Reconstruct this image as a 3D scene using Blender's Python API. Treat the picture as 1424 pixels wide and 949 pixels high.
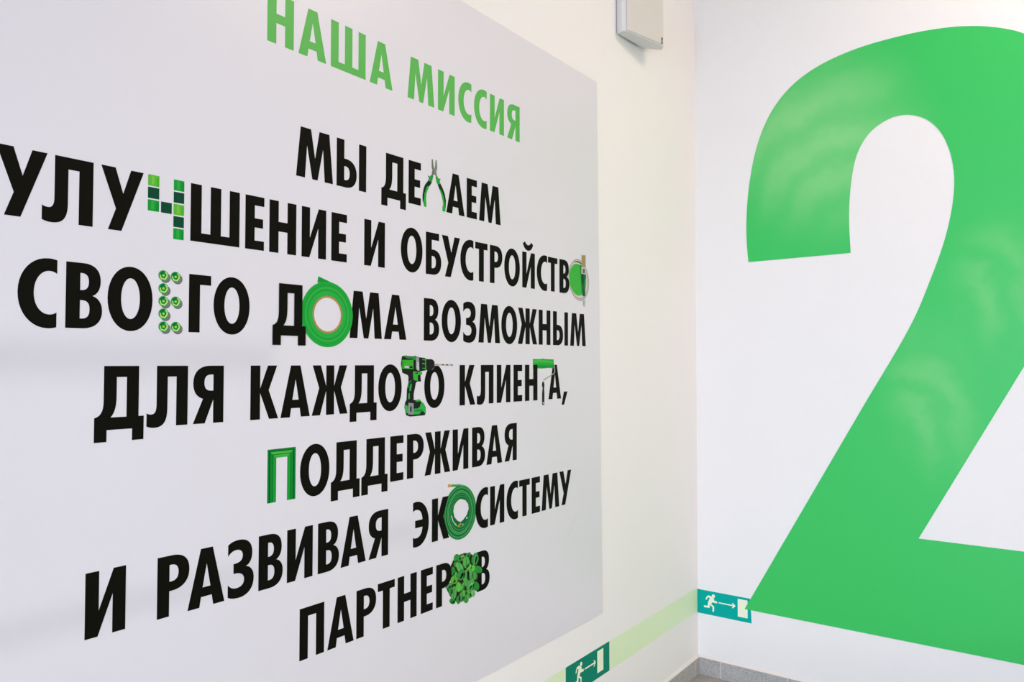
import bpy, bmesh, math, random
from mathutils import Vector, Matrix
for _o in list(bpy.data.objects): bpy.data.objects.remove(_o)
SC = bpy.context.scene
COL = SC.collection
random.seed(4)

# ---------------------------------------------------------------- camera
# room frame: left wall is the plane Y=0 (room on the -Y side), right wall the plane X=0 (room on the -X side)
YAW, PITCH, ROLL, FPX = 0.63508, 0.029488, 0.000417, 1042.34
cam_d = bpy.data.cameras.new('camera'); cam = bpy.data.objects.new('camera', cam_d); COL.objects.link(cam)
fw = Vector((math.cos(PITCH)*math.cos(YAW), math.cos(PITCH)*math.sin(YAW), math.sin(PITCH)))
rt = Vector((math.sin(YAW), -math.cos(YAW), 0)); up = rt.cross(fw)
c_, s_ = math.cos(ROLL), math.sin(ROLL)
r2 = c_*rt + s_*up; u2 = -s_*rt + c_*up
cam.matrix_world = Matrix(((r2.x, u2.x, -fw.x, -3.38048), (r2.y, u2.y, -fw.y, -1.40592), (r2.z, u2.z, -fw.z, 1.45), (0, 0, 0, 1)))
cam_d.sensor_width = 36; cam_d.lens = FPX/1424*36; cam_d.clip_start = .05
SC.camera = cam

# ---------------------------------------------------------------- light and exposure
W = bpy.data.worlds.new('sky'); SC.world = W; W.use_nodes = True
bg = W.node_tree.nodes['Background']; bg.inputs[0].default_value = (.55, .72, 1, 1); bg.inputs[1].default_value = .5
SC.view_settings.view_transform = 'Standard'; SC.view_settings.look = 'None'
SC.view_settings.exposure = EXPO = -.33; SC.view_settings.gamma = 1
try: SC.view_settings.use_curve_mapping = False
except Exception: pass

def area(name, loc, aim, sx, sy, power, color, spread=180):
    d = bpy.data.lights.new(name, 'AREA'); d.shape = 'RECTANGLE'; d.size = sx; d.size_y = sy
    d.energy = power; d.color = color; d.spread = math.radians(spread)
    o = bpy.data.objects.new(name, d); COL.objects.link(o); o.location = loc
    o.rotation_euler = (Vector(aim)-Vector(loc)).to_track_quat('-Z', 'Y').to_euler()
    return o
ROOM_L, ROOM_D, ROOM_H = 6.6, 3.1, 3.85       # length along X, depth along Y, height
area('daylight_back_window', (-6.72, -1.55, 1.35), (0, -1.2, -.5), 1.9, 2.3, 106, (.61, .765, 1.06), 112)
area('daylight_side_window', (-4.0, -3.22, 1.75), (-.7, 0, .1), 2.6, 1.5, 24, (1, .94, .90), 95)
# small point light added beyond the side window: it throws the faint shadows of the balustrade rails on the poster
yd = bpy.data.lights.new('rail_shadow_light', 'POINT'); yd.energy = 150; yd.color = (1, .96, .97); yd.shadow_soft_size = .05
yo = bpy.data.objects.new('rail_shadow_light', yd); COL.objects.link(yo); yo.location = (-4.6, -4.2, 1.3)

# ---------------------------------------------------------------- outlines of the printed pictures, metres along the wall and up
PRINTS = {
 'printed_pliers': [
  ('jaw','#6f766a',1,"-1.8528 2.0154 -1.8483 2.0162 -1.8462 2.0033 -1.8437 1.9912 -1.8397 1.9848 -1.8376 1.9780 -1.8397 1.9743 -1.8455 1.9737 -1.8468 1.9680 -1.8520 1.9679 -1.8518 1.9796 -1.8492 1.9846 -1.8529 1.9928"),
  ('jaw','#838a7d',2,"-1.8364 2.0172 -1.8324 2.0171 -1.8302 2.0049 -1.8302 1.9922 -1.8336 1.9852 -1.8322 1.9773 -1.8295 1.9724 -1.8354 1.9703 -1.8397 1.9758 -1.8429 1.9787 -1.8455 1.9836 -1.8424 1.9906 -1.8390 1.9994 -1.8377 2.0105"),
  ('grip','#2b9a3c',2,"-1.8690 1.9671 -1.8599 1.9654 -1.8547 1.9718 -1.8460 1.9691 -1.8493 1.9576 -1.8519 1.9499 -1.8663 1.9533 -1.8637 1.9601 -1.8677 1.9638"),
  ('grip_cover','#132318',2,"-1.8663 1.9533 -1.8519 1.9499 -1.8623 1.9371 -1.8688 1.9377 -1.8739 1.9314 -1.8803 1.9159 -1.8828 1.9013 -1.8853 1.8902 -1.8886 1.8905 -1.8892 1.9072 -1.8855 1.9256 -1.8791 1.9393"),
  ('handle','#22b233',3,"-1.8688 1.9377 -1.8623 1.9371 -1.8687 1.9252 -1.8738 1.9136 -1.8750 1.8991 -1.8737 1.8922 -1.8731 1.8778 -1.8826 1.8783 -1.8870 1.8899 -1.8840 1.8913 -1.8823 1.9067 -1.8778 1.9235 -1.8727 1.9343"),
  ('grip','#25a838',3,"-1.8370 1.9691 -1.8295 1.9728 -1.8247 1.9670 -1.8156 1.9679 -1.8174 1.9630 -1.8201 1.9607 -1.8155 1.9534 -1.8281 1.9495 -1.8335 1.9553 -1.8348 1.9623"),
  ('grip_cover','#132318',2,"-1.8281 1.9495 -1.8155 1.9534 -1.8065 1.9423 -1.7983 1.9292 -1.7927 1.9100 -1.7940 1.8887 -1.7973 1.8891 -1.7982 1.9054 -1.8037 1.9209 -1.8119 1.9331 -1.8160 1.9378 -1.8200 1.9365"),
  ('handle','#20b032',3,"-1.8200 1.9365 -1.8154 1.9383 -1.8092 1.9309 -1.8023 1.9193 -1.7982 1.9054 -1.7973 1.8918 -1.7940 1.8887 -1.7953 1.8784 -1.8076 1.8773 -1.8076 1.8928 -1.8044 1.8952 -1.8063 1.9076 -1.8118 1.9212 -1.8173 1.9312"),
 ],
 'printed_drill': [
  ('drill_body','#17201a',4,"-1.9651 1.4682 -1.9525 1.4693 -1.9224 1.4676 -1.9137 1.4686 -1.8990 1.4657 -1.8751 1.4638 -1.8743 1.4297 -1.8973 1.4278 -1.8899 1.4257 -1.8898 1.4195 -1.8943 1.4175 -1.8927 1.4001 -1.9059 1.4003 -1.9118 1.3974 -1.9155 1.3833 -1.9203 1.3672 -1.9202 1.3510 -1.8983 1.3511 -1.8909 1.3457 -1.8729 1.3306 -1.8728 1.3141 -1.8772 1.3081 -1.9344 1.3077 -1.9486 1.3121 -1.9515 1.3223 -1.9558 1.3344 -1.9517 1.3482 -1.9475 1.3521 -1.9462 1.3801 -1.9407 1.4000 -1.9407 1.4141 -1.9436 1.4181 -1.9634 1.4244 -1.9692 1.4483"),
  ('side_panel','#3cae30',5,"-1.9656 1.4583 -1.9218 1.4588 -1.9216 1.4337 -1.9655 1.4354"),
  ('side_panel','#2a9a35',5,"-1.9567 1.4699 -1.9460 1.4704 -1.9448 1.4668 -1.9224 1.4649 -1.9210 1.4696 -1.9137 1.4697 -1.9107 1.4585 -1.9238 1.4584 -1.9247 1.4615 -1.9453 1.4628 -1.9567 1.4667"),
  ('vent','#1c6b22',6,"-1.9634 1.4553 -1.9603 1.4553 -1.9602 1.4383 -1.9633 1.4387"),
  ('label_plate','#c9c9cb',6,"-1.9551 1.4427 -1.9381 1.4418 -1.9380 1.4366 -1.9551 1.4375"),
  ('label_plate','#15181a',6,"-1.9372 1.4418 -1.9251 1.4410 -1.9251 1.4365 -1.9372 1.4370"),
  ('grille','#141a15',6,"-1.9206 1.4534 -1.9124 1.4544 -1.9123 1.4357 -1.9205 1.4357"),
  ('gear_case','#9aa0a0',5,"-1.9107 1.4666 -1.9004 1.4657 -1.8988 1.4288 -1.9070 1.4299 -1.9120 1.4361 -1.9122 1.4585"),
  ('gear_case','#c6cbcc',6,"-1.9083 1.4524 -1.9018 1.4524 -1.9008 1.4319 -1.9082 1.4330"),
  ('clutch_tick','#49b53a',6,"-1.8877 1.4606 -1.8757 1.4596 -1.8757 1.4576 -1.8877 1.4586|-1.8876 1.4503 -1.8756 1.4493 -1.8756 1.4466 -1.8876 1.4477|-1.8875 1.4370 -1.8756 1.4363 -1.8755 1.4342 -1.8875 1.4353"),
  ('clutch_ring','#43b03a',6,"-1.8763 1.4627 -1.8727 1.4617 -1.8725 1.4297 -1.8761 1.4287"),
  ('trigger_housing','#3db53a',5,"-1.9236 1.4280 -1.9002 1.4254 -1.8884 1.4267 -1.8874 1.4185 -1.9046 1.4177 -1.9045 1.4013 -1.9214 1.4047"),
  ('direction_switch','#17201a',6,"-1.9140 1.4243 -1.9046 1.4242 -1.9046 1.4207 -1.9140 1.4212"),
  ('trigger','#1b1f1c',6,"-1.9031 1.4156 -1.8943 1.4175 -1.8956 1.4001 -1.9015 1.4003"),
  ('chuck','#1a1c19',5,"-1.8727 1.4611 -1.8477 1.4604 -1.8390 1.4545 -1.8378 1.4430 -1.8445 1.4336 -1.8537 1.4299 -1.8725 1.4307"),
  ('chuck_highlight','#6f6f6a',6,"-1.8506 1.4316 -1.8399 1.4388 -1.8384 1.4399 -1.8399 1.4367 -1.8476 1.4307"),
  ('drill_bit','#c3bfb4',5,"-1.8399 1.4472 -1.8102 1.4474 -1.7911 1.4467 -1.7717 1.4472 -1.7602 1.4443 -1.7619 1.4426 -1.7911 1.4431 -1.8399 1.4424"),
  ('bit_flute','#2c2a26',6,"-1.8353 1.4472 -1.8228 1.4476 -1.8228 1.4461 -1.8353 1.4457|-1.8102 1.4468 -1.8023 1.4472 -1.7975 1.4440 -1.8054 1.4436|-1.7927 1.4465 -1.7840 1.4469 -1.7804 1.4431 -1.7879 1.4427|-1.7710 1.4461 -1.7635 1.4461 -1.7612 1.4430 -1.7668 1.4422"),
  ('handle_inlay','#3fb13a',5,"-1.9306 1.3968 -1.9277 1.3917 -1.9319 1.3756 -1.9368 1.3758 -1.9357 1.3878|-1.9405 1.3679 -1.9356 1.3717 -1.9355 1.3546 -1.9409 1.3542"),
  ('handle_inlay','#208f3a',5,"-1.9407 1.4000 -1.9301 1.4038 -1.9289 1.4014 -1.9372 1.3975 -1.9397 1.3839 -1.9431 1.3840"),
  ('battery','#33b545',5,"-1.9558 1.3344 -1.9530 1.3407 -1.9417 1.3358 -1.9416 1.3278 -1.9040 1.3280 -1.8967 1.3317 -1.8900 1.3457 -1.8804 1.3402 -1.8728 1.3285 -1.8737 1.3141 -1.8803 1.3145 -1.8818 1.3197 -1.8922 1.3192 -1.8966 1.3123 -1.9185 1.3125 -1.9472 1.3180 -1.9515 1.3243"),
  ('battery','#33b545',5,"-1.9130 1.3503 -1.8983 1.3526 -1.8918 1.3482 -1.8997 1.3461 -1.9129 1.3466"),
  ('battery_stripe','#1a8a4a',6,"-1.9186 1.3250 -1.8893 1.3260 -1.8827 1.3208 -1.9011 1.3192 -1.9186 1.3210"),
  ('belt_clip','#8f9492',6,"-1.9403 1.3448 -1.9202 1.3419 -1.9208 1.3116 -1.9415 1.3141"),
  ('clip_slot','#1a1c1a',7,"-1.9337 1.3354 -1.9279 1.3341 -1.9287 1.3201 -1.9344 1.3214"),
 ],
 'printed_paint_can': [
  ('rim','#8b8878',1,"-1.0003 1.7428 -1.0011 1.7547 -1.0038 1.7664 -1.0081 1.7778 -1.0141 1.7883 -1.0215 1.7979 -1.0301 1.8062 -1.0397 1.8131 -1.0501 1.8183 -1.0609 1.8218 -1.0720 1.8236 -1.0830 1.8234 -1.0937 1.8215 -1.1038 1.8178 -1.1131 1.8125 -1.1213 1.8057 -1.1283 1.7976 -1.1339 1.7883 -1.1380 1.7781 -1.1405 1.7673 -1.1414 1.7560 -1.1406 1.7446 -1.1382 1.7333 -1.1341 1.7224 -1.1286 1.7121 -1.1217 1.7026 -1.1135 1.6943 -1.1043 1.6873 -1.0943 1.6817 -1.0836 1.6778 -1.0726 1.6756 -1.0616 1.6753 -1.0507 1.6767 -1.0403 1.6800 -1.0306 1.6851 -1.0220 1.6917 -1.0145 1.6999 -1.0085 1.7093 -1.0040 1.7198 -1.0013 1.7311"),
  ('rim','#d6d2c8',2,"-1.0032 1.7431 -1.0040 1.7545 -1.0066 1.7658 -1.0107 1.7767 -1.0164 1.7869 -1.0235 1.7961 -1.0318 1.8041 -1.0410 1.8107 -1.0510 1.8158 -1.0614 1.8192 -1.0720 1.8208 -1.0826 1.8207 -1.0929 1.8189 -1.1026 1.8153 -1.1115 1.8102 -1.1194 1.8037 -1.1261 1.7958 -1.1315 1.7869 -1.1354 1.7771 -1.1379 1.7666 -1.1387 1.7557 -1.1379 1.7447 -1.1356 1.7338 -1.1317 1.7233 -1.1264 1.7134 -1.1197 1.7043 -1.1119 1.6963 -1.1030 1.6895 -1.0934 1.6842 -1.0832 1.6804 -1.0726 1.6783 -1.0620 1.6780 -1.0516 1.6794 -1.0416 1.6826 -1.0323 1.6875 -1.0240 1.6939 -1.0169 1.7018 -1.0111 1.7109 -1.0068 1.7209 -1.0042 1.7318"),
  ('rim','#958f7e',3,"-1.0076 1.7435 -1.0084 1.7544 -1.0108 1.7652 -1.0148 1.7755 -1.0202 1.7852 -1.0269 1.7940 -1.0347 1.8016 -1.0435 1.8079 -1.0530 1.8127 -1.0629 1.8159 -1.0730 1.8175 -1.0830 1.8174 -1.0928 1.8157 -1.1020 1.8123 -1.1105 1.8075 -1.1180 1.8012 -1.1244 1.7937 -1.1296 1.7852 -1.1333 1.7759 -1.1356 1.7659 -1.1364 1.7556 -1.1357 1.7451 -1.1335 1.7348 -1.1298 1.7247 -1.1247 1.7153 -1.1184 1.7066 -1.1109 1.6990 -1.1025 1.6926 -1.0933 1.6875 -1.0836 1.6839 -1.0736 1.6820 -1.0635 1.6817 -1.0535 1.6830 -1.0441 1.6861 -1.0353 1.6907 -1.0274 1.6968 -1.0206 1.7043 -1.0151 1.7129 -1.0110 1.7225 -1.0085 1.7328"),
  ('rim','#d9d4ca',4,"-1.0110 1.7442 -1.0118 1.7547 -1.0141 1.7651 -1.0179 1.7751 -1.0231 1.7845 -1.0296 1.7929 -1.0371 1.8003 -1.0456 1.8064 -1.0547 1.8110 -1.0642 1.8142 -1.0739 1.8157 -1.0836 1.8156 -1.0930 1.8139 -1.1019 1.8107 -1.1101 1.8060 -1.1173 1.7999 -1.1235 1.7927 -1.1285 1.7845 -1.1321 1.7754 -1.1343 1.7658 -1.1351 1.7558 -1.1344 1.7457 -1.1322 1.7356 -1.1287 1.7259 -1.1238 1.7168 -1.1177 1.7084 -1.1105 1.7010 -1.1023 1.6948 -1.0935 1.6899 -1.0841 1.6865 -1.0745 1.6846 -1.0648 1.6843 -1.0552 1.6857 -1.0461 1.6886 -1.0376 1.6931 -1.0300 1.6990 -1.0235 1.7062 -1.0182 1.7146 -1.0143 1.7239 -1.0119 1.7338"),
  ('rim','#6f6a50',5,"-1.1024 1.8116 -1.0885 1.8168 -1.0697 1.8176 -1.0531 1.8120 -1.0532 1.8058 -1.0664 1.8098 -1.0838 1.8119 -1.1001 1.8094"),
  ('paint','#3db83f',5,"-1.0198 1.7456 -1.0205 1.7547 -1.0227 1.7637 -1.0263 1.7724 -1.0312 1.7804 -1.0373 1.7877 -1.0444 1.7940 -1.0524 1.7991 -1.0610 1.8030 -1.0700 1.8056 -1.0791 1.8068 -1.0883 1.8065 -1.0972 1.8049 -1.1056 1.8019 -1.1133 1.7977 -1.1201 1.7923 -1.1260 1.7859 -1.1306 1.7786 -1.1341 1.7707 -1.1362 1.7623 -1.1369 1.7535 -1.1362 1.7447 -1.1342 1.7360 -1.1308 1.7276 -1.1262 1.7197 -1.1204 1.7125 -1.1136 1.7063 -1.1059 1.7010 -1.0976 1.6969 -1.0887 1.6941 -1.0796 1.6926 -1.0704 1.6925 -1.0614 1.6939 -1.0528 1.6966 -1.0448 1.7007 -1.0377 1.7060 -1.0315 1.7124 -1.0265 1.7197 -1.0228 1.7279 -1.0206 1.7366"),
  ('paint_shade','#1f8230',6,"-1.0664 1.8056 -1.0484 1.8033 -1.0489 1.6971 -1.0564 1.7188 -1.0591 1.7606"),
 ],
 'printed_paint_brush': [
  ('bristles','#a09767',7,"-1.0530 1.8411 -1.0242 1.8444 -1.0244 1.7989 -1.0542 1.7978"),
  ('ferrule','#cfcdc6',8,"-1.0541 1.7983 -1.0244 1.7989 -1.0221 1.7741 -1.0543 1.7740"),
  ('ferrule_band','#6b675f',9,"-1.0461 1.7929 -1.0293 1.7934 -1.0293 1.7771 -1.0461 1.7767"),
  ('brush_handle','#00663c',8,"-1.0543 1.7735 -1.0235 1.7744 -1.0212 1.7641 -1.0304 1.7508 -1.0320 1.7307 -1.0272 1.7111 -1.0273 1.6937 -1.0465 1.6935 -1.0479 1.7095 -1.0464 1.7295 -1.0544 1.7487"),
  ('brush_handle','#004428',9,"-1.0533 1.7706 -1.0399 1.7714 -1.0400 1.7499 -1.0430 1.7298 -1.0413 1.6939 -1.0465 1.6935 -1.0479 1.7095 -1.0464 1.7295 -1.0544 1.7487"),
  ('tip','#aeb6b8',8,"-1.0465 1.6923 -1.0273 1.6932 -1.0298 1.6848 -1.0274 1.6737 -1.0323 1.6547 -1.0405 1.6550 -1.0442 1.6701 -1.0432 1.6838|-1.0394 1.6816 -1.0331 1.6820 -1.0322 1.6746 -1.0389 1.6742"),
 ],
 'printed_garden_hose': [
  ('coil','#2c8c45',1,"-1.6549 1.0206 -1.6556 1.0310 -1.6575 1.0412 -1.6608 1.0510 -1.6652 1.0603 -1.6707 1.0689 -1.6772 1.0767 -1.6846 1.0834 -1.6927 1.0891 -1.7014 1.0935 -1.7105 1.0967 -1.7199 1.0986 -1.7293 1.0991 -1.7387 1.0984 -1.7479 1.0963 -1.7567 1.0930 -1.7649 1.0885 -1.7725 1.0829 -1.7794 1.0763 -1.7853 1.0689 -1.7903 1.0606 -1.7942 1.0518 -1.7971 1.0425 -1.7988 1.0329 -1.7993 1.0231 -1.7987 1.0133 -1.7969 1.0036 -1.7940 0.9942 -1.7899 0.9852 -1.7849 0.9769 -1.7789 0.9692 -1.7720 0.9624 -1.7644 0.9566 -1.7561 0.9518 -1.7473 0.9482 -1.7381 0.9459 -1.7288 0.9448 -1.7193 0.9450 -1.7100 0.9466 -1.7009 0.9494 -1.6922 0.9536 -1.6842 0.9589 -1.6768 0.9654 -1.6704 0.9729 -1.6649 0.9813 -1.6606 0.9905 -1.6574 1.0002 -1.6555 1.0103|-1.7223 1.0598 -1.7040 1.0532 -1.6916 1.0406 -1.6891 1.0264 -1.6977 1.0100 -1.7145 0.9981 -1.7265 0.9943 -1.7400 1.0004 -1.7534 1.0133 -1.7579 1.0294 -1.7550 1.0443 -1.7447 1.0543 -1.7328 1.0594"),
  ('coil','#1a6b33',2,"-1.6587 1.0207 -1.6593 1.0307 -1.6612 1.0406 -1.6643 1.0501 -1.6685 1.0591 -1.6737 1.0674 -1.6799 1.0749 -1.6870 1.0814 -1.6947 1.0869 -1.7030 1.0912 -1.7117 1.0943 -1.7206 1.0961 -1.7296 1.0966 -1.7386 1.0959 -1.7473 1.0939 -1.7557 1.0907 -1.7636 1.0864 -1.7709 1.0810 -1.7774 1.0746 -1.7831 1.0674 -1.7878 1.0594 -1.7916 1.0509 -1.7943 1.0419 -1.7959 1.0326 -1.7965 1.0231 -1.7959 1.0136 -1.7941 1.0042 -1.7913 0.9951 -1.7875 0.9864 -1.7827 0.9783 -1.7769 0.9709 -1.7704 0.9644 -1.7631 0.9587 -1.7552 0.9541 -1.7468 0.9507 -1.7380 0.9484 -1.7291 0.9474 -1.7201 0.9476 -1.7111 0.9491 -1.7025 0.9519 -1.6943 0.9559 -1.6866 0.9611 -1.6796 0.9674 -1.6734 0.9746 -1.6683 0.9828 -1.6641 0.9916 -1.6611 1.0010 -1.6593 1.0108|-1.7223 1.0598 -1.7040 1.0532 -1.6916 1.0406 -1.6891 1.0264 -1.6977 1.0100 -1.7145 0.9981 -1.7265 0.9943 -1.7400 1.0004 -1.7534 1.0133 -1.7579 1.0294 -1.7550 1.0443 -1.7447 1.0543 -1.7328 1.0594"),
  ('coil','#3da058',3,"-1.6612 1.0206 -1.6618 1.0303 -1.6637 1.0399 -1.6666 1.0492 -1.6707 1.0579 -1.6757 1.0660 -1.6817 1.0733 -1.6885 1.0796 -1.6959 1.0850 -1.7039 1.0892 -1.7123 1.0922 -1.7209 1.0940 -1.7296 1.0945 -1.7383 1.0938 -1.7467 1.0919 -1.7548 1.0888 -1.7624 1.0845 -1.7694 1.0793 -1.7757 1.0731 -1.7812 1.0660 -1.7858 1.0583 -1.7895 1.0500 -1.7921 1.0412 -1.7937 1.0321 -1.7942 1.0228 -1.7936 1.0136 -1.7919 1.0044 -1.7892 0.9956 -1.7855 0.9871 -1.7808 0.9792 -1.7753 0.9720 -1.7689 0.9656 -1.7619 0.9602 -1.7543 0.9557 -1.7462 0.9523 -1.7377 0.9501 -1.7291 0.9491 -1.7204 0.9493 -1.7118 0.9508 -1.7034 0.9536 -1.6955 0.9575 -1.6881 0.9625 -1.6814 0.9686 -1.6754 0.9757 -1.6704 0.9836 -1.6664 0.9922 -1.6635 1.0014 -1.6618 1.0109|-1.7223 1.0598 -1.7040 1.0532 -1.6916 1.0406 -1.6891 1.0264 -1.6977 1.0100 -1.7145 0.9981 -1.7265 0.9943 -1.7400 1.0004 -1.7534 1.0133 -1.7579 1.0294 -1.7550 1.0443 -1.7447 1.0543 -1.7328 1.0594"),
  ('coil','#217c3a',4,"-1.6650 1.0206 -1.6656 1.0299 -1.6673 1.0390 -1.6701 1.0477 -1.6739 1.0560 -1.6787 1.0637 -1.6843 1.0706 -1.6907 1.0767 -1.6978 1.0817 -1.7053 1.0857 -1.7132 1.0886 -1.7214 1.0903 -1.7296 1.0908 -1.7378 1.0901 -1.7458 1.0883 -1.7534 1.0854 -1.7606 1.0814 -1.7673 1.0764 -1.7733 1.0705 -1.7785 1.0638 -1.7828 1.0565 -1.7863 1.0486 -1.7888 1.0402 -1.7903 1.0316 -1.7907 1.0228 -1.7902 1.0140 -1.7886 1.0053 -1.7860 0.9969 -1.7825 0.9888 -1.7781 0.9813 -1.7728 0.9745 -1.7668 0.9684 -1.7601 0.9632 -1.7529 0.9590 -1.7452 0.9558 -1.7373 0.9537 -1.7291 0.9528 -1.7209 0.9530 -1.7127 0.9545 -1.7049 0.9570 -1.6974 0.9608 -1.6904 0.9656 -1.6840 0.9714 -1.6784 0.9781 -1.6737 0.9856 -1.6699 0.9937 -1.6672 1.0024 -1.6655 1.0114|-1.7223 1.0598 -1.7040 1.0532 -1.6916 1.0406 -1.6891 1.0264 -1.6977 1.0100 -1.7145 0.9981 -1.7265 0.9943 -1.7400 1.0004 -1.7534 1.0133 -1.7579 1.0294 -1.7550 1.0443 -1.7447 1.0543 -1.7328 1.0594"),
  ('coil','#0e4a24',5,"-1.6672 1.0206 -1.6678 1.0295 -1.6694 1.0383 -1.6721 1.0467 -1.6758 1.0547 -1.6804 1.0621 -1.6858 1.0688 -1.6919 1.0746 -1.6987 1.0794 -1.7059 1.0833 -1.7135 1.0861 -1.7214 1.0877 -1.7293 1.0882 -1.7372 1.0876 -1.7449 1.0858 -1.7522 1.0830 -1.7592 1.0792 -1.7656 1.0744 -1.7713 1.0687 -1.7763 1.0623 -1.7805 1.0552 -1.7839 1.0475 -1.7863 1.0395 -1.7877 1.0312 -1.7881 1.0227 -1.7876 1.0142 -1.7861 1.0058 -1.7836 0.9977 -1.7802 0.9900 -1.7760 0.9827 -1.7709 0.9762 -1.7651 0.9703 -1.7587 0.9653 -1.7517 0.9612 -1.7443 0.9582 -1.7367 0.9562 -1.7288 0.9553 -1.7209 0.9555 -1.7131 0.9569 -1.7055 0.9594 -1.6983 0.9630 -1.6916 0.9676 -1.6855 0.9732 -1.6801 0.9797 -1.6756 0.9869 -1.6719 0.9947 -1.6693 1.0031 -1.6677 1.0118|-1.7223 1.0598 -1.7040 1.0532 -1.6916 1.0406 -1.6891 1.0264 -1.6977 1.0100 -1.7145 0.9981 -1.7265 0.9943 -1.7400 1.0004 -1.7534 1.0133 -1.7579 1.0294 -1.7550 1.0443 -1.7447 1.0543 -1.7328 1.0594"),
  ('coil','#3fa55a',6,"-1.6694 1.0208 -1.6700 1.0294 -1.6715 1.0377 -1.6741 1.0458 -1.6776 1.0535 -1.6820 1.0606 -1.6872 1.0670 -1.6931 1.0725 -1.6996 1.0772 -1.7066 1.0809 -1.7139 1.0836 -1.7214 1.0852 -1.7290 1.0857 -1.7366 1.0851 -1.7439 1.0834 -1.7510 1.0807 -1.7577 1.0770 -1.7638 1.0724 -1.7694 1.0670 -1.7742 1.0608 -1.7782 1.0540 -1.7814 1.0467 -1.7837 1.0389 -1.7851 1.0309 -1.7856 1.0228 -1.7850 1.0146 -1.7836 1.0066 -1.7812 0.9988 -1.7779 0.9914 -1.7739 0.9845 -1.7690 0.9781 -1.7634 0.9725 -1.7572 0.9677 -1.7505 0.9638 -1.7434 0.9609 -1.7361 0.9590 -1.7285 0.9581 -1.7209 0.9584 -1.7134 0.9597 -1.7061 0.9621 -1.6992 0.9655 -1.6928 0.9700 -1.6869 0.9754 -1.6818 0.9816 -1.6774 0.9885 -1.6739 0.9960 -1.6714 1.0040 -1.6699 1.0123|-1.7223 1.0598 -1.7040 1.0532 -1.6916 1.0406 -1.6891 1.0264 -1.6977 1.0100 -1.7145 0.9981 -1.7265 0.9943 -1.7400 1.0004 -1.7534 1.0133 -1.7579 1.0294 -1.7550 1.0443 -1.7447 1.0543 -1.7328 1.0594"),
  ('coil','#1e7a39',7,"-1.6719 1.0210 -1.6724 1.0291 -1.6739 1.0370 -1.6764 1.0447 -1.6797 1.0520 -1.6839 1.0588 -1.6888 1.0648 -1.6944 1.0701 -1.7005 1.0746 -1.7071 1.0781 -1.7140 1.0807 -1.7212 1.0822 -1.7284 1.0827 -1.7356 1.0821 -1.7426 1.0805 -1.7493 1.0779 -1.7556 1.0744 -1.7615 1.0701 -1.7667 1.0649 -1.7713 1.0590 -1.7751 1.0525 -1.7782 1.0456 -1.7804 1.0382 -1.7817 1.0306 -1.7821 1.0228 -1.7816 1.0151 -1.7802 1.0074 -1.7780 1.0000 -1.7749 0.9929 -1.7710 0.9863 -1.7663 0.9803 -1.7610 0.9750 -1.7552 0.9704 -1.7488 0.9667 -1.7421 0.9639 -1.7351 0.9621 -1.7279 0.9613 -1.7207 0.9615 -1.7136 0.9628 -1.7067 0.9651 -1.7001 0.9684 -1.6940 0.9726 -1.6885 0.9778 -1.6836 0.9837 -1.6795 0.9902 -1.6762 0.9974 -1.6738 1.0050 -1.6724 1.0129|-1.7223 1.0598 -1.7040 1.0532 -1.6916 1.0406 -1.6891 1.0264 -1.6977 1.0100 -1.7145 0.9981 -1.7265 0.9943 -1.7400 1.0004 -1.7534 1.0133 -1.7579 1.0294 -1.7550 1.0443 -1.7447 1.0543 -1.7328 1.0594"),
  ('coil','#62b873',8,"-1.6738 1.0211 -1.6743 1.0289 -1.6757 1.0366 -1.6780 1.0440 -1.6812 1.0509 -1.6852 1.0574 -1.6899 1.0633 -1.6952 1.0684 -1.7011 1.0727 -1.7074 1.0760 -1.7140 1.0785 -1.7209 1.0800 -1.7278 1.0804 -1.7346 1.0799 -1.7413 1.0784 -1.7478 1.0759 -1.7538 1.0725 -1.7594 1.0683 -1.7645 1.0634 -1.7688 1.0577 -1.7725 1.0515 -1.7754 1.0448 -1.7775 1.0377 -1.7788 1.0304 -1.7792 1.0229 -1.7787 1.0154 -1.7774 1.0081 -1.7752 1.0009 -1.7723 0.9941 -1.7685 0.9878 -1.7641 0.9820 -1.7590 0.9768 -1.7534 0.9725 -1.7473 0.9689 -1.7409 0.9662 -1.7342 0.9645 -1.7273 0.9637 -1.7204 0.9640 -1.7136 0.9652 -1.7070 0.9674 -1.7008 0.9706 -1.6949 0.9747 -1.6896 0.9796 -1.6850 0.9852 -1.6810 0.9916 -1.6779 0.9985 -1.6756 1.0058 -1.6743 1.0134|-1.7223 1.0598 -1.7040 1.0532 -1.6916 1.0406 -1.6891 1.0264 -1.6977 1.0100 -1.7145 0.9981 -1.7265 0.9943 -1.7400 1.0004 -1.7534 1.0133 -1.7579 1.0294 -1.7550 1.0443 -1.7447 1.0543 -1.7328 1.0594"),
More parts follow.
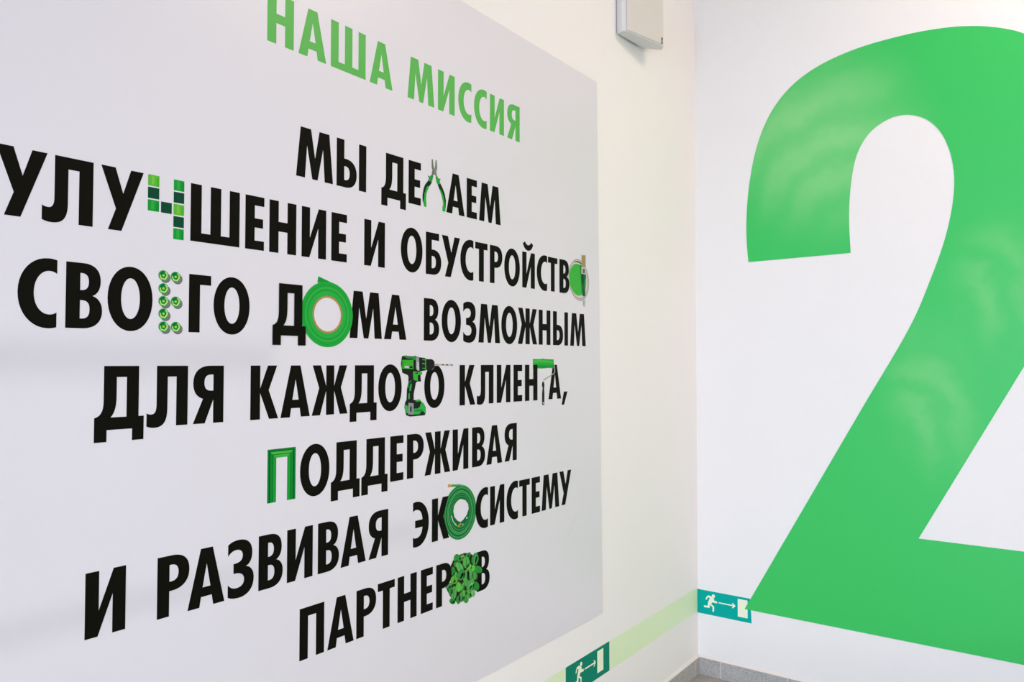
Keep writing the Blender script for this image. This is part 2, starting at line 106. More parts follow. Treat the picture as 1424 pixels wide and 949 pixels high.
  ('coil','#15692f',9,"-1.6757 1.0213 -1.6762 1.0288 -1.6775 1.0362 -1.6798 1.0434 -1.6828 1.0501 -1.6866 1.0564 -1.6911 1.0620 -1.6962 1.0670 -1.7019 1.0711 -1.7079 1.0744 -1.7143 1.0768 -1.7208 1.0782 -1.7275 1.0786 -1.7340 1.0781 -1.7405 1.0767 -1.7467 1.0743 -1.7525 1.0710 -1.7579 1.0670 -1.7627 1.0622 -1.7669 1.0567 -1.7705 1.0507 -1.7733 1.0442 -1.7753 1.0373 -1.7765 1.0302 -1.7769 1.0230 -1.7764 1.0158 -1.7752 1.0086 -1.7731 1.0017 -1.7702 0.9952 -1.7666 0.9890 -1.7624 0.9834 -1.7575 0.9785 -1.7521 0.9742 -1.7463 0.9708 -1.7401 0.9682 -1.7336 0.9665 -1.7270 0.9658 -1.7204 0.9660 -1.7139 0.9672 -1.7076 0.9694 -1.7015 0.9725 -1.6959 0.9764 -1.6909 0.9812 -1.6864 0.9866 -1.6826 0.9928 -1.6796 0.9994 -1.6774 1.0065 -1.6761 1.0138|-1.7223 1.0598 -1.7040 1.0532 -1.6916 1.0406 -1.6891 1.0264 -1.6977 1.0100 -1.7145 0.9981 -1.7265 0.9943 -1.7400 1.0004 -1.7534 1.0133 -1.7579 1.0294 -1.7550 1.0443 -1.7447 1.0543 -1.7328 1.0594"),
  ('coil','#2f9349',10,"-1.6791 1.0217 -1.6796 1.0286 -1.6808 1.0354 -1.6829 1.0420 -1.6857 1.0483 -1.6892 1.0541 -1.6933 1.0593 -1.6981 1.0638 -1.7033 1.0677 -1.7088 1.0707 -1.7147 1.0729 -1.7207 1.0742 -1.7268 1.0747 -1.7329 1.0742 -1.7389 1.0728 -1.7446 1.0707 -1.7500 1.0677 -1.7549 1.0639 -1.7594 1.0595 -1.7633 1.0544 -1.7666 1.0488 -1.7692 1.0428 -1.7711 1.0365 -1.7722 1.0299 -1.7725 1.0232 -1.7721 1.0165 -1.7709 1.0099 -1.7690 1.0035 -1.7664 0.9975 -1.7630 0.9918 -1.7591 0.9866 -1.7546 0.9820 -1.7496 0.9781 -1.7442 0.9749 -1.7385 0.9726 -1.7325 0.9710 -1.7264 0.9704 -1.7203 0.9706 -1.7143 0.9717 -1.7085 0.9737 -1.7029 0.9765 -1.6978 0.9802 -1.6931 0.9846 -1.6890 0.9897 -1.6855 0.9953 -1.6827 1.0015 -1.6807 1.0080 -1.6795 1.0148|-1.7223 1.0598 -1.7040 1.0532 -1.6916 1.0406 -1.6891 1.0264 -1.6977 1.0100 -1.7145 0.9981 -1.7265 0.9943 -1.7400 1.0004 -1.7534 1.0133 -1.7579 1.0294 -1.7550 1.0443 -1.7447 1.0543 -1.7328 1.0594"),
  ('coil','#0d6330',11,"-1.6810 1.0222 -1.6814 1.0287 -1.6826 1.0351 -1.6845 1.0413 -1.6872 1.0472 -1.6905 1.0526 -1.6945 1.0575 -1.6989 1.0618 -1.7039 1.0654 -1.7091 1.0683 -1.7147 1.0704 -1.7204 1.0716 -1.7262 1.0720 -1.7320 1.0716 -1.7376 1.0703 -1.7431 1.0683 -1.7482 1.0655 -1.7529 1.0619 -1.7571 1.0578 -1.7609 1.0530 -1.7640 1.0478 -1.7664 1.0421 -1.7682 1.0362 -1.7693 1.0300 -1.7696 1.0237 -1.7692 1.0174 -1.7681 1.0112 -1.7663 1.0051 -1.7638 0.9994 -1.7606 0.9941 -1.7569 0.9892 -1.7526 0.9849 -1.7478 0.9812 -1.7427 0.9782 -1.7373 0.9760 -1.7316 0.9746 -1.7259 0.9739 -1.7201 0.9742 -1.7144 0.9752 -1.7088 0.9771 -1.7036 0.9798 -1.6987 0.9832 -1.6942 0.9874 -1.6903 0.9921 -1.6870 0.9975 -1.6844 1.0032 -1.6825 1.0093 -1.6814 1.0157|-1.7223 1.0598 -1.7040 1.0532 -1.6916 1.0406 -1.6891 1.0264 -1.6977 1.0100 -1.7145 0.9981 -1.7265 0.9943 -1.7400 1.0004 -1.7534 1.0133 -1.7579 1.0294 -1.7550 1.0443 -1.7447 1.0543 -1.7328 1.0594"),
  ('coil','#3c9d52',12,"-1.6832 1.0230 -1.6836 1.0290 -1.6847 1.0349 -1.6865 1.0406 -1.6890 1.0460 -1.6921 1.0510 -1.6958 1.0555 -1.7000 1.0594 -1.7046 1.0627 -1.7096 1.0654 -1.7148 1.0673 -1.7202 1.0685 -1.7256 1.0688 -1.7310 1.0684 -1.7363 1.0673 -1.7414 1.0654 -1.7462 1.0628 -1.7507 1.0596 -1.7547 1.0557 -1.7582 1.0513 -1.7611 1.0465 -1.7634 1.0413 -1.7651 1.0358 -1.7661 1.0301 -1.7664 1.0243 -1.7660 1.0185 -1.7650 1.0128 -1.7633 1.0072 -1.7609 1.0019 -1.7579 0.9970 -1.7544 0.9925 -1.7504 0.9886 -1.7459 0.9852 -1.7411 0.9824 -1.7360 0.9804 -1.7307 0.9791 -1.7253 0.9785 -1.7198 0.9787 -1.7145 0.9797 -1.7093 0.9814 -1.7043 0.9839 -1.6997 0.9871 -1.6956 0.9909 -1.6919 0.9953 -1.6888 1.0002 -1.6864 1.0055 -1.6846 1.0111 -1.6835 1.0170|-1.7223 1.0598 -1.7040 1.0532 -1.6916 1.0406 -1.6891 1.0264 -1.6977 1.0100 -1.7145 0.9981 -1.7265 0.9943 -1.7400 1.0004 -1.7534 1.0133 -1.7579 1.0294 -1.7550 1.0443 -1.7447 1.0543 -1.7328 1.0594"),
  ('coil','#0d6b34',13,"-1.6850 1.0235 -1.6854 1.0292 -1.6865 1.0347 -1.6882 1.0401 -1.6906 1.0451 -1.6935 1.0498 -1.6970 1.0541 -1.7010 1.0578 -1.7054 1.0609 -1.7101 1.0634 -1.7150 1.0652 -1.7201 1.0663 -1.7253 1.0666 -1.7305 1.0663 -1.7355 1.0652 -1.7403 1.0634 -1.7449 1.0610 -1.7491 1.0580 -1.7529 1.0543 -1.7562 1.0502 -1.7590 1.0457 -1.7612 1.0408 -1.7628 1.0356 -1.7638 1.0303 -1.7641 1.0248 -1.7637 1.0193 -1.7627 1.0140 -1.7611 1.0087 -1.7588 1.0038 -1.7560 0.9991 -1.7527 0.9949 -1.7488 0.9912 -1.7446 0.9880 -1.7400 0.9854 -1.7352 0.9835 -1.7301 0.9823 -1.7250 0.9818 -1.7198 0.9820 -1.7147 0.9829 -1.7098 0.9845 -1.7051 0.9869 -1.7008 0.9898 -1.6968 0.9934 -1.6933 0.9975 -1.6904 1.0021 -1.6881 1.0071 -1.6864 1.0124 -1.6854 1.0179|-1.7223 1.0598 -1.7040 1.0532 -1.6916 1.0406 -1.6891 1.0264 -1.6977 1.0100 -1.7145 0.9981 -1.7265 0.9943 -1.7400 1.0004 -1.7534 1.0133 -1.7579 1.0294 -1.7550 1.0443 -1.7447 1.0543 -1.7328 1.0594"),
  ('coil','#2a8f46',14,"-1.7665 1.1065 -1.7285 1.1021 -1.7072 1.0962 -1.6887 1.0855 -1.6730 1.0695 -1.6604 1.0498 -1.6667 1.0527 -1.6824 1.0718 -1.6979 1.0848 -1.7163 1.0922 -1.7314 1.0961 -1.7664 1.1001"),
  ('coil','#66b877',15,"-1.7656 1.1054 -1.7285 1.1012 -1.7102 1.0959 -1.7118 1.0949 -1.7299 1.0996 -1.7656 1.1039"),
  ('brass_fitting','#c7a128',15,"-1.7802 1.1096 -1.7729 1.1073 -1.7665 1.1065 -1.7664 1.0994 -1.7729 1.1002 -1.7801 1.0996"),
  ('brass_fitting','#b48f2a',15,"-1.7385 0.9860 -1.7265 0.9923 -1.7220 0.9896 -1.7325 0.9811 -1.7385 0.9833"),
  ('label_tag','#c9d6cc',15,"-1.7205 0.9864 -1.7159 0.9880 -1.7129 0.9861 -1.7159 0.9837|-1.7023 1.0009 -1.6992 1.0044 -1.6930 1.0024 -1.6992 0.9985|-1.7673 1.0203 -1.7637 1.0169 -1.7578 1.0024 -1.7430 0.9884 -1.7459 0.9869 -1.7593 1.0008 -1.7661 1.0134"),
 ],
 'printed_mint_pot': [
  ('pot','#2b1c12',1,"-1.7674 0.8788 -1.7578 0.8912 -1.7270 0.9021 -1.7040 0.9015 -1.6836 0.8957 -1.6688 0.8856 -1.6479 0.8606 -1.6447 0.8184 -1.6567 0.7911 -1.7036 0.7728 -1.7462 0.7744 -1.7657 0.7883 -1.7822 0.8121 -1.7849 0.8217 -1.7645 0.8312"),
  ('pot_rim','#6d4227',2,"-1.7326 0.9014 -1.7069 0.9023 -1.6836 0.8964 -1.6674 0.8872 -1.6694 0.8861 -1.6851 0.8949 -1.7069 0.9004 -1.7298 0.8996"),
  ('leaf','#2a8f30',3,"-1.7406 0.8883 -1.7367 0.8861 -1.7332 0.8821 -1.7314 0.8774 -1.7321 0.8731 -1.7354 0.8701 -1.7407 0.8690 -1.7459 0.8697 -1.7505 0.8723 -1.7543 0.8763 -1.7555 0.8808 -1.7538 0.8847 -1.7499 0.8875 -1.7450 0.8887"),
  ('leaf_vein','#7cc470',3.5,"-1.7418 0.8872 -1.7402 0.8867 -1.7440 0.8711 -1.7467 0.8721|-1.7431 0.8816 -1.7489 0.8871 -1.7490 0.8866 -1.7433 0.8811|-1.7442 0.8779 -1.7499 0.8834 -1.7501 0.8829 -1.7443 0.8773|-1.7452 0.8741 -1.7510 0.8797 -1.7511 0.8792 -1.7454 0.8736|-1.7420 0.8812 -1.7343 0.8824 -1.7344 0.8819 -1.7422 0.8807|-1.7431 0.8775 -1.7353 0.8787 -1.7355 0.8781 -1.7432 0.8770|-1.7441 0.8738 -1.7364 0.8749 -1.7365 0.8744 -1.7443 0.8733"),
  ('leaf','#2f9a3c',3,"-1.7432 0.9066 -1.7373 0.9047 -1.7304 0.9004 -1.7250 0.8945 -1.7227 0.8882 -1.7244 0.8830 -1.7296 0.8797 -1.7360 0.8790 -1.7431 0.8811 -1.7503 0.8855 -1.7548 0.8913 -1.7557 0.8973 -1.7532 0.9024 -1.7485 0.9057"),
  ('leaf_vein','#2a8033',3.5,"-1.7435 0.9046 -1.7419 0.9045 -1.7354 0.8817 -1.7381 0.8819|-1.7412 0.8969 -1.7516 0.9015 -1.7515 0.9010 -1.7411 0.8963|-1.7398 0.8914 -1.7502 0.8960 -1.7501 0.8955 -1.7396 0.8908|-1.7384 0.8858 -1.7488 0.8905 -1.7486 0.8900 -1.7382 0.8853|-1.7401 0.8968 -1.7316 0.8997 -1.7315 0.8991 -1.7400 0.8962|-1.7387 0.8913 -1.7302 0.8942 -1.7300 0.8936 -1.7385 0.8907|-1.7372 0.8857 -1.7287 0.8886 -1.7286 0.8881 -1.7371 0.8852"),
  ('leaf','#4bb04a',3,"-1.7108 0.8980 -1.7082 0.8954 -1.7067 0.8915 -1.7074 0.8873 -1.7104 0.8840 -1.7153 0.8824 -1.7211 0.8827 -1.7259 0.8843 -1.7292 0.8874 -1.7308 0.8914 -1.7296 0.8952 -1.7259 0.8980 -1.7205 0.8994 -1.7150 0.8993"),
  ('leaf_vein','#7cc470',3.5,"-1.7127 0.8974 -1.7112 0.8966 -1.7231 0.8850 -1.7256 0.8864|-1.7170 0.8931 -1.7197 0.8989 -1.7201 0.8985 -1.7174 0.8928|-1.7200 0.8904 -1.7227 0.8962 -1.7231 0.8958 -1.7204 0.8900|-1.7230 0.8877 -1.7257 0.8935 -1.7261 0.8931 -1.7234 0.8873|-1.7160 0.8926 -1.7076 0.8920 -1.7080 0.8916 -1.7164 0.8922|-1.7190 0.8898 -1.7106 0.8892 -1.7110 0.8888 -1.7194 0.8894|-1.7220 0.8871 -1.7136 0.8865 -1.7141 0.8861 -1.7224 0.8867"),
  ('leaf','#2f9a3c',3,"-1.6817 0.8989 -1.6799 0.8963 -1.6800 0.8924 -1.6823 0.8881 -1.6868 0.8845 -1.6926 0.8825 -1.6986 0.8824 -1.7030 0.8839 -1.7053 0.8868 -1.7054 0.8908 -1.7027 0.8949 -1.6976 0.8980 -1.6914 0.8997 -1.6856 0.9000"),
  ('leaf_vein','#2a8033',3.5,"-1.6840 0.8982 -1.6826 0.8973 -1.6997 0.8846 -1.7021 0.8861|-1.6899 0.8937 -1.6911 0.8990 -1.6916 0.8987 -1.6904 0.8934|-1.6942 0.8907 -1.6954 0.8960 -1.6959 0.8956 -1.6947 0.8904|-1.6984 0.8877 -1.6996 0.8930 -1.7001 0.8926 -1.6989 0.8874|-1.6890 0.8931 -1.6811 0.8925 -1.6816 0.8922 -1.6895 0.8928|-1.6932 0.8901 -1.6854 0.8895 -1.6859 0.8892 -1.6937 0.8897|-1.6975 0.8871 -1.6897 0.8865 -1.6902 0.8862 -1.6980 0.8867"),
  ('leaf','#2d9140',4,"-1.6541 0.8929 -1.6491 0.8894 -1.6448 0.8827 -1.6430 0.8743 -1.6447 0.8662 -1.6498 0.8601 -1.6574 0.8572 -1.6645 0.8576 -1.6705 0.8615 -1.6751 0.8683 -1.6761 0.8763 -1.6731 0.8839 -1.6672 0.8897 -1.6601 0.8928"),
  ('leaf_vein','#7cc470',4.5,"-1.6558 0.8905 -1.6540 0.8899 -1.6620 0.8606 -1.6649 0.8616|-1.6582 0.8810 -1.6664 0.8874 -1.6665 0.8869 -1.6584 0.8805|-1.6603 0.8740 -1.6685 0.8804 -1.6686 0.8799 -1.6604 0.8735|-1.6624 0.8669 -1.6705 0.8734 -1.6707 0.8728 -1.6625 0.8664|-1.6570 0.8807 -1.6467 0.8812 -1.6469 0.8807 -1.6572 0.8801|-1.6591 0.8736 -1.6488 0.8741 -1.6490 0.8736 -1.6593 0.8731|-1.6612 0.8666 -1.6509 0.8671 -1.6511 0.8666 -1.6613 0.8660"),
  ('leaf','#2f8f38',4,"-1.7577 0.8740 -1.7542 0.8720 -1.7507 0.8677 -1.7482 0.8620 -1.7477 0.8563 -1.7496 0.8516 -1.7535 0.8489 -1.7576 0.8486 -1.7618 0.8508 -1.7656 0.8551 -1.7675 0.8606 -1.7671 0.8662 -1.7647 0.8708 -1.7612 0.8735"),
  ('leaf_vein','#2a8033',4.5,"-1.7585 0.8723 -1.7569 0.8719 -1.7562 0.8508 -1.7590 0.8514|-1.7582 0.8651 -1.7639 0.8699 -1.7639 0.8694 -1.7582 0.8645|-1.7582 0.8600 -1.7638 0.8648 -1.7638 0.8643 -1.7582 0.8594|-1.7582 0.8549 -1.7638 0.8597 -1.7638 0.8592 -1.7582 0.8543|-1.7571 0.8648 -1.7515 0.8672 -1.7515 0.8667 -1.7571 0.8643|-1.7571 0.8597 -1.7515 0.8621 -1.7515 0.8616 -1.7571 0.8592|-1.7571 0.8546 -1.7515 0.8570 -1.7515 0.8565 -1.7571 0.8541"),
  ('leaf','#39a53e',4,"-1.7438 0.8571 -1.7415 0.8549 -1.7400 0.8512 -1.7402 0.8468 -1.7423 0.8429 -1.7461 0.8402 -1.7507 0.8393 -1.7547 0.8400 -1.7576 0.8425 -1.7592 0.8463 -1.7586 0.8504 -1.7559 0.8540 -1.7517 0.8566 -1.7472 0.8576"),
  ('leaf_vein','#7cc470',4.5,"-1.7454 0.8562 -1.7439 0.8555 -1.7523 0.8411 -1.7549 0.8424|-1.7484 0.8510 -1.7511 0.8561 -1.7514 0.8557 -1.7487 0.8506|-1.7506 0.8476 -1.7532 0.8527 -1.7535 0.8522 -1.7508 0.8472|-1.7527 0.8442 -1.7554 0.8493 -1.7557 0.8488 -1.7530 0.8438|-1.7473 0.8505 -1.7408 0.8514 -1.7411 0.8510 -1.7476 0.8501|-1.7495 0.8471 -1.7430 0.8480 -1.7433 0.8475 -1.7498 0.8467|-1.7517 0.8437 -1.7452 0.8446 -1.7455 0.8441 -1.7520 0.8433"),
  ('leaf','#2f9a3c',4,"-1.6610 0.8540 -1.6560 0.8546 -1.6481 0.8532 -1.6391 0.8496 -1.6314 0.8444 -1.6267 0.8385 -1.6259 0.8332 -1.6284 0.8298 -1.6341 0.8289 -1.6424 0.8303 -1.6508 0.8342 -1.6576 0.8398 -1.6617 0.8459 -1.6628 0.8510"),
  ('leaf_vein','#2a8033',4.5,"-1.6592 0.8519 -1.6580 0.8525 -1.6307 0.8328 -1.6327 0.8318|-1.6498 0.8452 -1.6601 0.8457 -1.6594 0.8452 -1.6491 0.8447|-1.6433 0.8404 -1.6536 0.8409 -1.6529 0.8404 -1.6426 0.8399|-1.6368 0.8356 -1.6471 0.8360 -1.6464 0.8355 -1.6361 0.8350|-1.6491 0.8457 -1.6480 0.8521 -1.6473 0.8516 -1.6484 0.8451|-1.6425 0.8408 -1.6415 0.8472 -1.6408 0.8467 -1.6419 0.8403|-1.6360 0.8360 -1.6350 0.8424 -1.6343 0.8419 -1.6353 0.8354"),
  ('leaf','#5fc640',5,"-1.6838 0.8667 -1.6797 0.8644 -1.6761 0.8604 -1.6741 0.8558 -1.6748 0.8516 -1.6782 0.8487 -1.6837 0.8477 -1.6891 0.8485 -1.6939 0.8511 -1.6979 0.8552 -1.6991 0.8596 -1.6975 0.8634 -1.6934 0.8661 -1.6883 0.8672"),
  ('leaf_vein','#7cc470',5.5,"-1.6850 0.8656 -1.6833 0.8651 -1.6871 0.8499 -1.6900 0.8508|-1.6863 0.8601 -1.6924 0.8658 -1.6925 0.8653 -1.6865 0.8595|-1.6874 0.8564 -1.6934 0.8622 -1.6936 0.8617 -1.6876 0.8559|-1.6885 0.8528 -1.6945 0.8585 -1.6946 0.8580 -1.6886 0.8523|-1.6852 0.8597 -1.6771 0.8608 -1.6773 0.8603 -1.6853 0.8592|-1.6863 0.8560 -1.6782 0.8572 -1.6783 0.8567 -1.6864 0.8555|-1.6873 0.8524 -1.6793 0.8535 -1.6794 0.8530 -1.6875 0.8519"),
  ('leaf','#55b552',5,"-1.6996 0.8905 -1.6942 0.8877 -1.6886 0.8818 -1.6847 0.8741 -1.6840 0.8663 -1.6870 0.8600 -1.6930 0.8566 -1.6995 0.8563 -1.7060 0.8594 -1.7120 0.8654 -1.7150 0.8729 -1.7143 0.8803 -1.7106 0.8864 -1.7051 0.8899"),
  ('leaf_vein','#2a8033',5.5,"-1.7005 0.8881 -1.6988 0.8878 -1.6981 0.8594 -1.7010 0.8600|-1.7002 0.8789 -1.7093 0.8845 -1.7093 0.8839 -1.7002 0.8783|-1.7002 0.8720 -1.7092 0.8777 -1.7092 0.8771 -1.7002 0.8715|-1.7001 0.8652 -1.7092 0.8708 -1.7092 0.8703 -1.7001 0.8647|-1.6990 0.8786 -1.6899 0.8804 -1.6899 0.8799 -1.6990 0.8781|-1.6990 0.8718 -1.6899 0.8736 -1.6899 0.8730 -1.6990 0.8712|-1.6990 0.8650 -1.6899 0.8667 -1.6899 0.8662 -1.6990 0.8644"),
  ('leaf','#5cc63a',5,"-1.6667 0.8601 -1.6636 0.8580 -1.6608 0.8541 -1.6596 0.8494 -1.6605 0.8448 -1.6636 0.8415 -1.6682 0.8400 -1.6725 0.8404 -1.6763 0.8427 -1.6793 0.8467 -1.6800 0.8512 -1.6783 0.8555 -1.6747 0.8587 -1.6704 0.8603"),
  ('leaf_vein','#7cc470',5.5,"-1.6680 0.8589 -1.6663 0.8584 -1.6705 0.8418 -1.6734 0.8428|-1.6695 0.8530 -1.6739 0.8583 -1.6741 0.8577 -1.6696 0.8525|-1.6706 0.8490 -1.6751 0.8543 -1.6752 0.8538 -1.6708 0.8485|-1.6718 0.8451 -1.6762 0.8504 -1.6764 0.8498 -1.6719 0.8446|-1.6683 0.8526 -1.6617 0.8543 -1.6619 0.8538 -1.6684 0.8521|-1.6694 0.8487 -1.6629 0.8503 -1.6631 0.8498 -1.6696 0.8481|-1.6706 0.8447 -1.6641 0.8463 -1.6642 0.8458 -1.6708 0.8442"),
  ('leaf','#5cc05c',5,"-1.7366 0.8814 -1.7312 0.8798 -1.7242 0.8754 -1.7176 0.8688 -1.7132 0.8614 -1.7124 0.8546 -1.7151 0.8499 -1.7198 0.8482 -1.7262 0.8498 -1.7335 0.8544 -1.7394 0.8609 -1.7425 0.8683 -1.7427 0.8750 -1.7403 0.8796"),
  ('leaf_vein','#2a8033',5.5,"-1.7361 0.8789 -1.7345 0.8789 -1.7202 0.8516 -1.7228 0.8515|-1.7313 0.8699 -1.7408 0.8736 -1.7406 0.8730 -1.7310 0.8693|-1.7280 0.8633 -1.7375 0.8670 -1.7372 0.8664 -1.7277 0.8627|-1.7246 0.8567 -1.7342 0.8604 -1.7339 0.8598 -1.7243 0.8561|-1.7303 0.8699 -1.7246 0.8739 -1.7243 0.8734 -1.7300 0.8694|-1.7269 0.8633 -1.7212 0.8673 -1.7209 0.8667 -1.7266 0.8627|-1.7236 0.8567 -1.7179 0.8607 -1.7176 0.8601 -1.7233 0.8561"),
  ('leaf','#2f8f3c',6,"-1.6613 0.8410 -1.6568 0.8387 -1.6523 0.8340 -1.6491 0.8280 -1.6486 0.8220 -1.6510 0.8172 -1.6559 0.8147 -1.6612 0.8146 -1.6665 0.8171 -1.6713 0.8219 -1.6738 0.8277 -1.6732 0.8334 -1.6702 0.8380 -1.6657 0.8407"),
  ('leaf_vein','#7cc470',6.5,"-1.6622 0.8392 -1.6604 0.8388 -1.6597 0.8169 -1.6627 0.8176|-1.6618 0.8317 -1.6691 0.8371 -1.6691 0.8365 -1.6618 0.8311|-1.6618 0.8264 -1.6691 0.8318 -1.6691 0.8312 -1.6618 0.8259|-1.6618 0.8212 -1.6691 0.8265 -1.6691 0.8260 -1.6618 0.8206|-1.6607 0.8314 -1.6534 0.8336 -1.6534 0.8330 -1.6606 0.8309|-1.6606 0.8262 -1.6534 0.8283 -1.6534 0.8277 -1.6606 0.8256|-1.6606 0.8209 -1.6533 0.8230 -1.6533 0.8224 -1.6606 0.8203"),
  ('leaf','#3d8f48',6,"-1.7135 0.8574 -1.7087 0.8534 -1.7053 0.8469 -1.7050 0.8394 -1.7083 0.8329 -1.7150 0.8288 -1.7238 0.8278 -1.7314 0.8296 -1.7372 0.8341 -1.7409 0.8407 -1.7404 0.8477 -1.7358 0.8535 -1.7283 0.8573 -1.7200 0.8586"),
  ('leaf_vein','#2a8033',6.5,"-1.7156 0.8556 -1.7140 0.8549 -1.7283 0.8317 -1.7309 0.8330|-1.7202 0.8480 -1.7278 0.8554 -1.7281 0.8549 -1.7205 0.8476|-1.7238 0.8425 -1.7313 0.8498 -1.7316 0.8494 -1.7241 0.8420|-1.7273 0.8369 -1.7349 0.8443 -1.7352 0.8438 -1.7276 0.8365|-1.7191 0.8475 -1.7076 0.8462 -1.7079 0.8457 -1.7194 0.8471|-1.7227 0.8420 -1.7112 0.8406 -1.7115 0.8402 -1.7230 0.8415|-1.7263 0.8364 -1.7148 0.8350 -1.7151 0.8346 -1.7266 0.8360"),
  ('leaf','#4ea54b',6,"-1.6835 0.8531 -1.6787 0.8502 -1.6737 0.8440 -1.6703 0.8358 -1.6696 0.8274 -1.6723 0.8206 -1.6776 0.8167 -1.6834 0.8162 -1.6891 0.8194 -1.6944 0.8257 -1.6970 0.8336 -1.6965 0.8417 -1.6932 0.8483 -1.6883 0.8523"),
  ('leaf_vein','#7cc470',6.5,"-1.6844 0.8505 -1.6826 0.8501 -1.6819 0.8196 -1.6848 0.8203|-1.6840 0.8407 -1.6920 0.8461 -1.6920 0.8456 -1.6840 0.8401|-1.6840 0.8333 -1.6920 0.8388 -1.6920 0.8382 -1.6840 0.8327|-1.6840 0.8259 -1.6919 0.8315 -1.6919 0.8309 -1.6840 0.8254|-1.6829 0.8404 -1.6749 0.8424 -1.6749 0.8418 -1.6829 0.8398|-1.6828 0.8330 -1.6748 0.8350 -1.6748 0.8344 -1.6828 0.8325|-1.6828 0.8257 -1.6748 0.8276 -1.6748 0.8270 -1.6828 0.8251"),
  ('leaf','#58ad55',6,"-1.6966 0.8538 -1.6907 0.8500 -1.6846 0.8416 -1.6804 0.8304 -1.6796 0.8188 -1.6829 0.8093 -1.6894 0.8038 -1.6964 0.8029 -1.7035 0.8071 -1.7099 0.8157 -1.7132 0.8265 -1.7125 0.8376 -1.7085 0.8469 -1.7025 0.8526"),
  ('leaf_vein','#2a8033',6.5,"-1.6975 0.8502 -1.6957 0.8498 -1.6950 0.8077 -1.6979 0.8084|-1.6971 0.8372 -1.7070 0.8431 -1.7070 0.8425 -1.6971 0.8366|-1.6971 0.8270 -1.7070 0.8330 -1.7070 0.8324 -1.6971 0.8265|-1.6971 0.8168 -1.7070 0.8228 -1.7069 0.8223 -1.6971 0.8163|-1.6960 0.8369 -1.6860 0.8384 -1.6860 0.8378 -1.6960 0.8364|-1.6959 0.8267 -1.6860 0.8282 -1.6860 0.8276 -1.6959 0.8262|-1.6959 0.8166 -1.6860 0.8180 -1.6860 0.8174 -1.6959 0.8160"),
  ('leaf','#2f8f3c',7,"-1.7098 0.8196 -1.7073 0.8171 -1.7059 0.8127 -1.7065 0.8074 -1.7092 0.8025 -1.7137 0.7991 -1.7190 0.7979 -1.7235 0.7986 -1.7265 0.8014 -1.7281 0.8060 -1.7271 0.8110 -1.7237 0.8155 -1.7187 0.8186 -1.7136 0.8201"),
  ('leaf_vein','#7cc470',7.5,"-1.7116 0.8184 -1.7100 0.8177 -1.7207 0.8001 -1.7234 0.8013|-1.7152 0.8124 -1.7183 0.8177 -1.7186 0.8173 -1.7155 0.8119|-1.7179 0.8082 -1.7211 0.8135 -1.7213 0.8131 -1.7182 0.8077|-1.7207 0.8040 -1.7238 0.8093 -1.7241 0.8089 -1.7210 0.8035|-1.7141 0.8119 -1.7071 0.8125 -1.7074 0.8120 -1.7144 0.8114|-1.7169 0.8076 -1.7098 0.8082 -1.7101 0.8078 -1.7172 0.8072|-1.7196 0.8034 -1.7126 0.8040 -1.7129 0.8036 -1.7199 0.8030"),
  ('leaf','#2b9138',7,"-1.6552 0.8082 -1.6498 0.8055 -1.6443 0.8005 -1.6405 0.7941 -1.6398 0.7878 -1.6427 0.7830 -1.6487 0.7807 -1.6551 0.7809 -1.6615 0.7838 -1.6674 0.7890 -1.6704 0.7951 -1.6697 0.8010 -1.6660 0.8056 -1.6606 0.8080"),
  ('leaf_vein','#2a8033',7.5,"-1.6561 0.8063 -1.6543 0.8059 -1.6536 0.7833 -1.6566 0.7840|-1.6558 0.7986 -1.6647 0.8045 -1.6647 0.8039 -1.6558 0.7980|-1.6558 0.7932 -1.6647 0.7990 -1.6647 0.7985 -1.6558 0.7926|-1.6557 0.7877 -1.6647 0.7936 -1.6647 0.7930 -1.6557 0.7871|-1.6546 0.7983 -1.6456 0.8000 -1.6456 0.7994 -1.6546 0.7978|-1.6546 0.7929 -1.6456 0.7945 -1.6456 0.7939 -1.6546 0.7923|-1.6545 0.7874 -1.6456 0.7890 -1.6456 0.7885 -1.6545 0.7869"),
  ('leaf','#4ba34e',7,"-1.6696 0.8206 -1.6652 0.8165 -1.6626 0.8093 -1.6632 0.8010 -1.6674 0.7934 -1.6747 0.7883 -1.6836 0.7866 -1.6911 0.7880 -1.6965 0.7926 -1.6994 0.7999 -1.6980 0.8077 -1.6926 0.8146 -1.6846 0.8194 -1.6761 0.8214"),
  ('leaf_vein','#7cc470',7.5,"-1.6720 0.8185 -1.6704 0.8177 -1.6876 0.7906 -1.6904 0.7919|-1.6774 0.8098 -1.6845 0.8170 -1.6848 0.8165 -1.6777 0.8093|-1.6817 0.8033 -1.6888 0.8105 -1.6891 0.8100 -1.6820 0.8028|-1.6860 0.7968 -1.6930 0.8040 -1.6933 0.8035 -1.6863 0.7963|-1.6763 0.8093 -1.6652 0.8081 -1.6655 0.8076 -1.6766 0.8088|-1.6806 0.8028 -1.6696 0.8016 -1.6699 0.8011 -1.6809 0.8023|-1.6849 0.7963 -1.6739 0.7950 -1.6742 0.7946 -1.6852 0.7958"),
  ('leaf','#5fb93f',7,"-1.7502 0.8470 -1.7450 0.8440 -1.7401 0.8389 -1.7374 0.8331 -1.7381 0.8279 -1.7425 0.8246 -1.7496 0.8236 -1.7565 0.8249 -1.7629 0.8283 -1.7681 0.8334 -1.7699 0.8389 -1.7678 0.8436 -1.7627 0.8466 -1.7561 0.8478"),
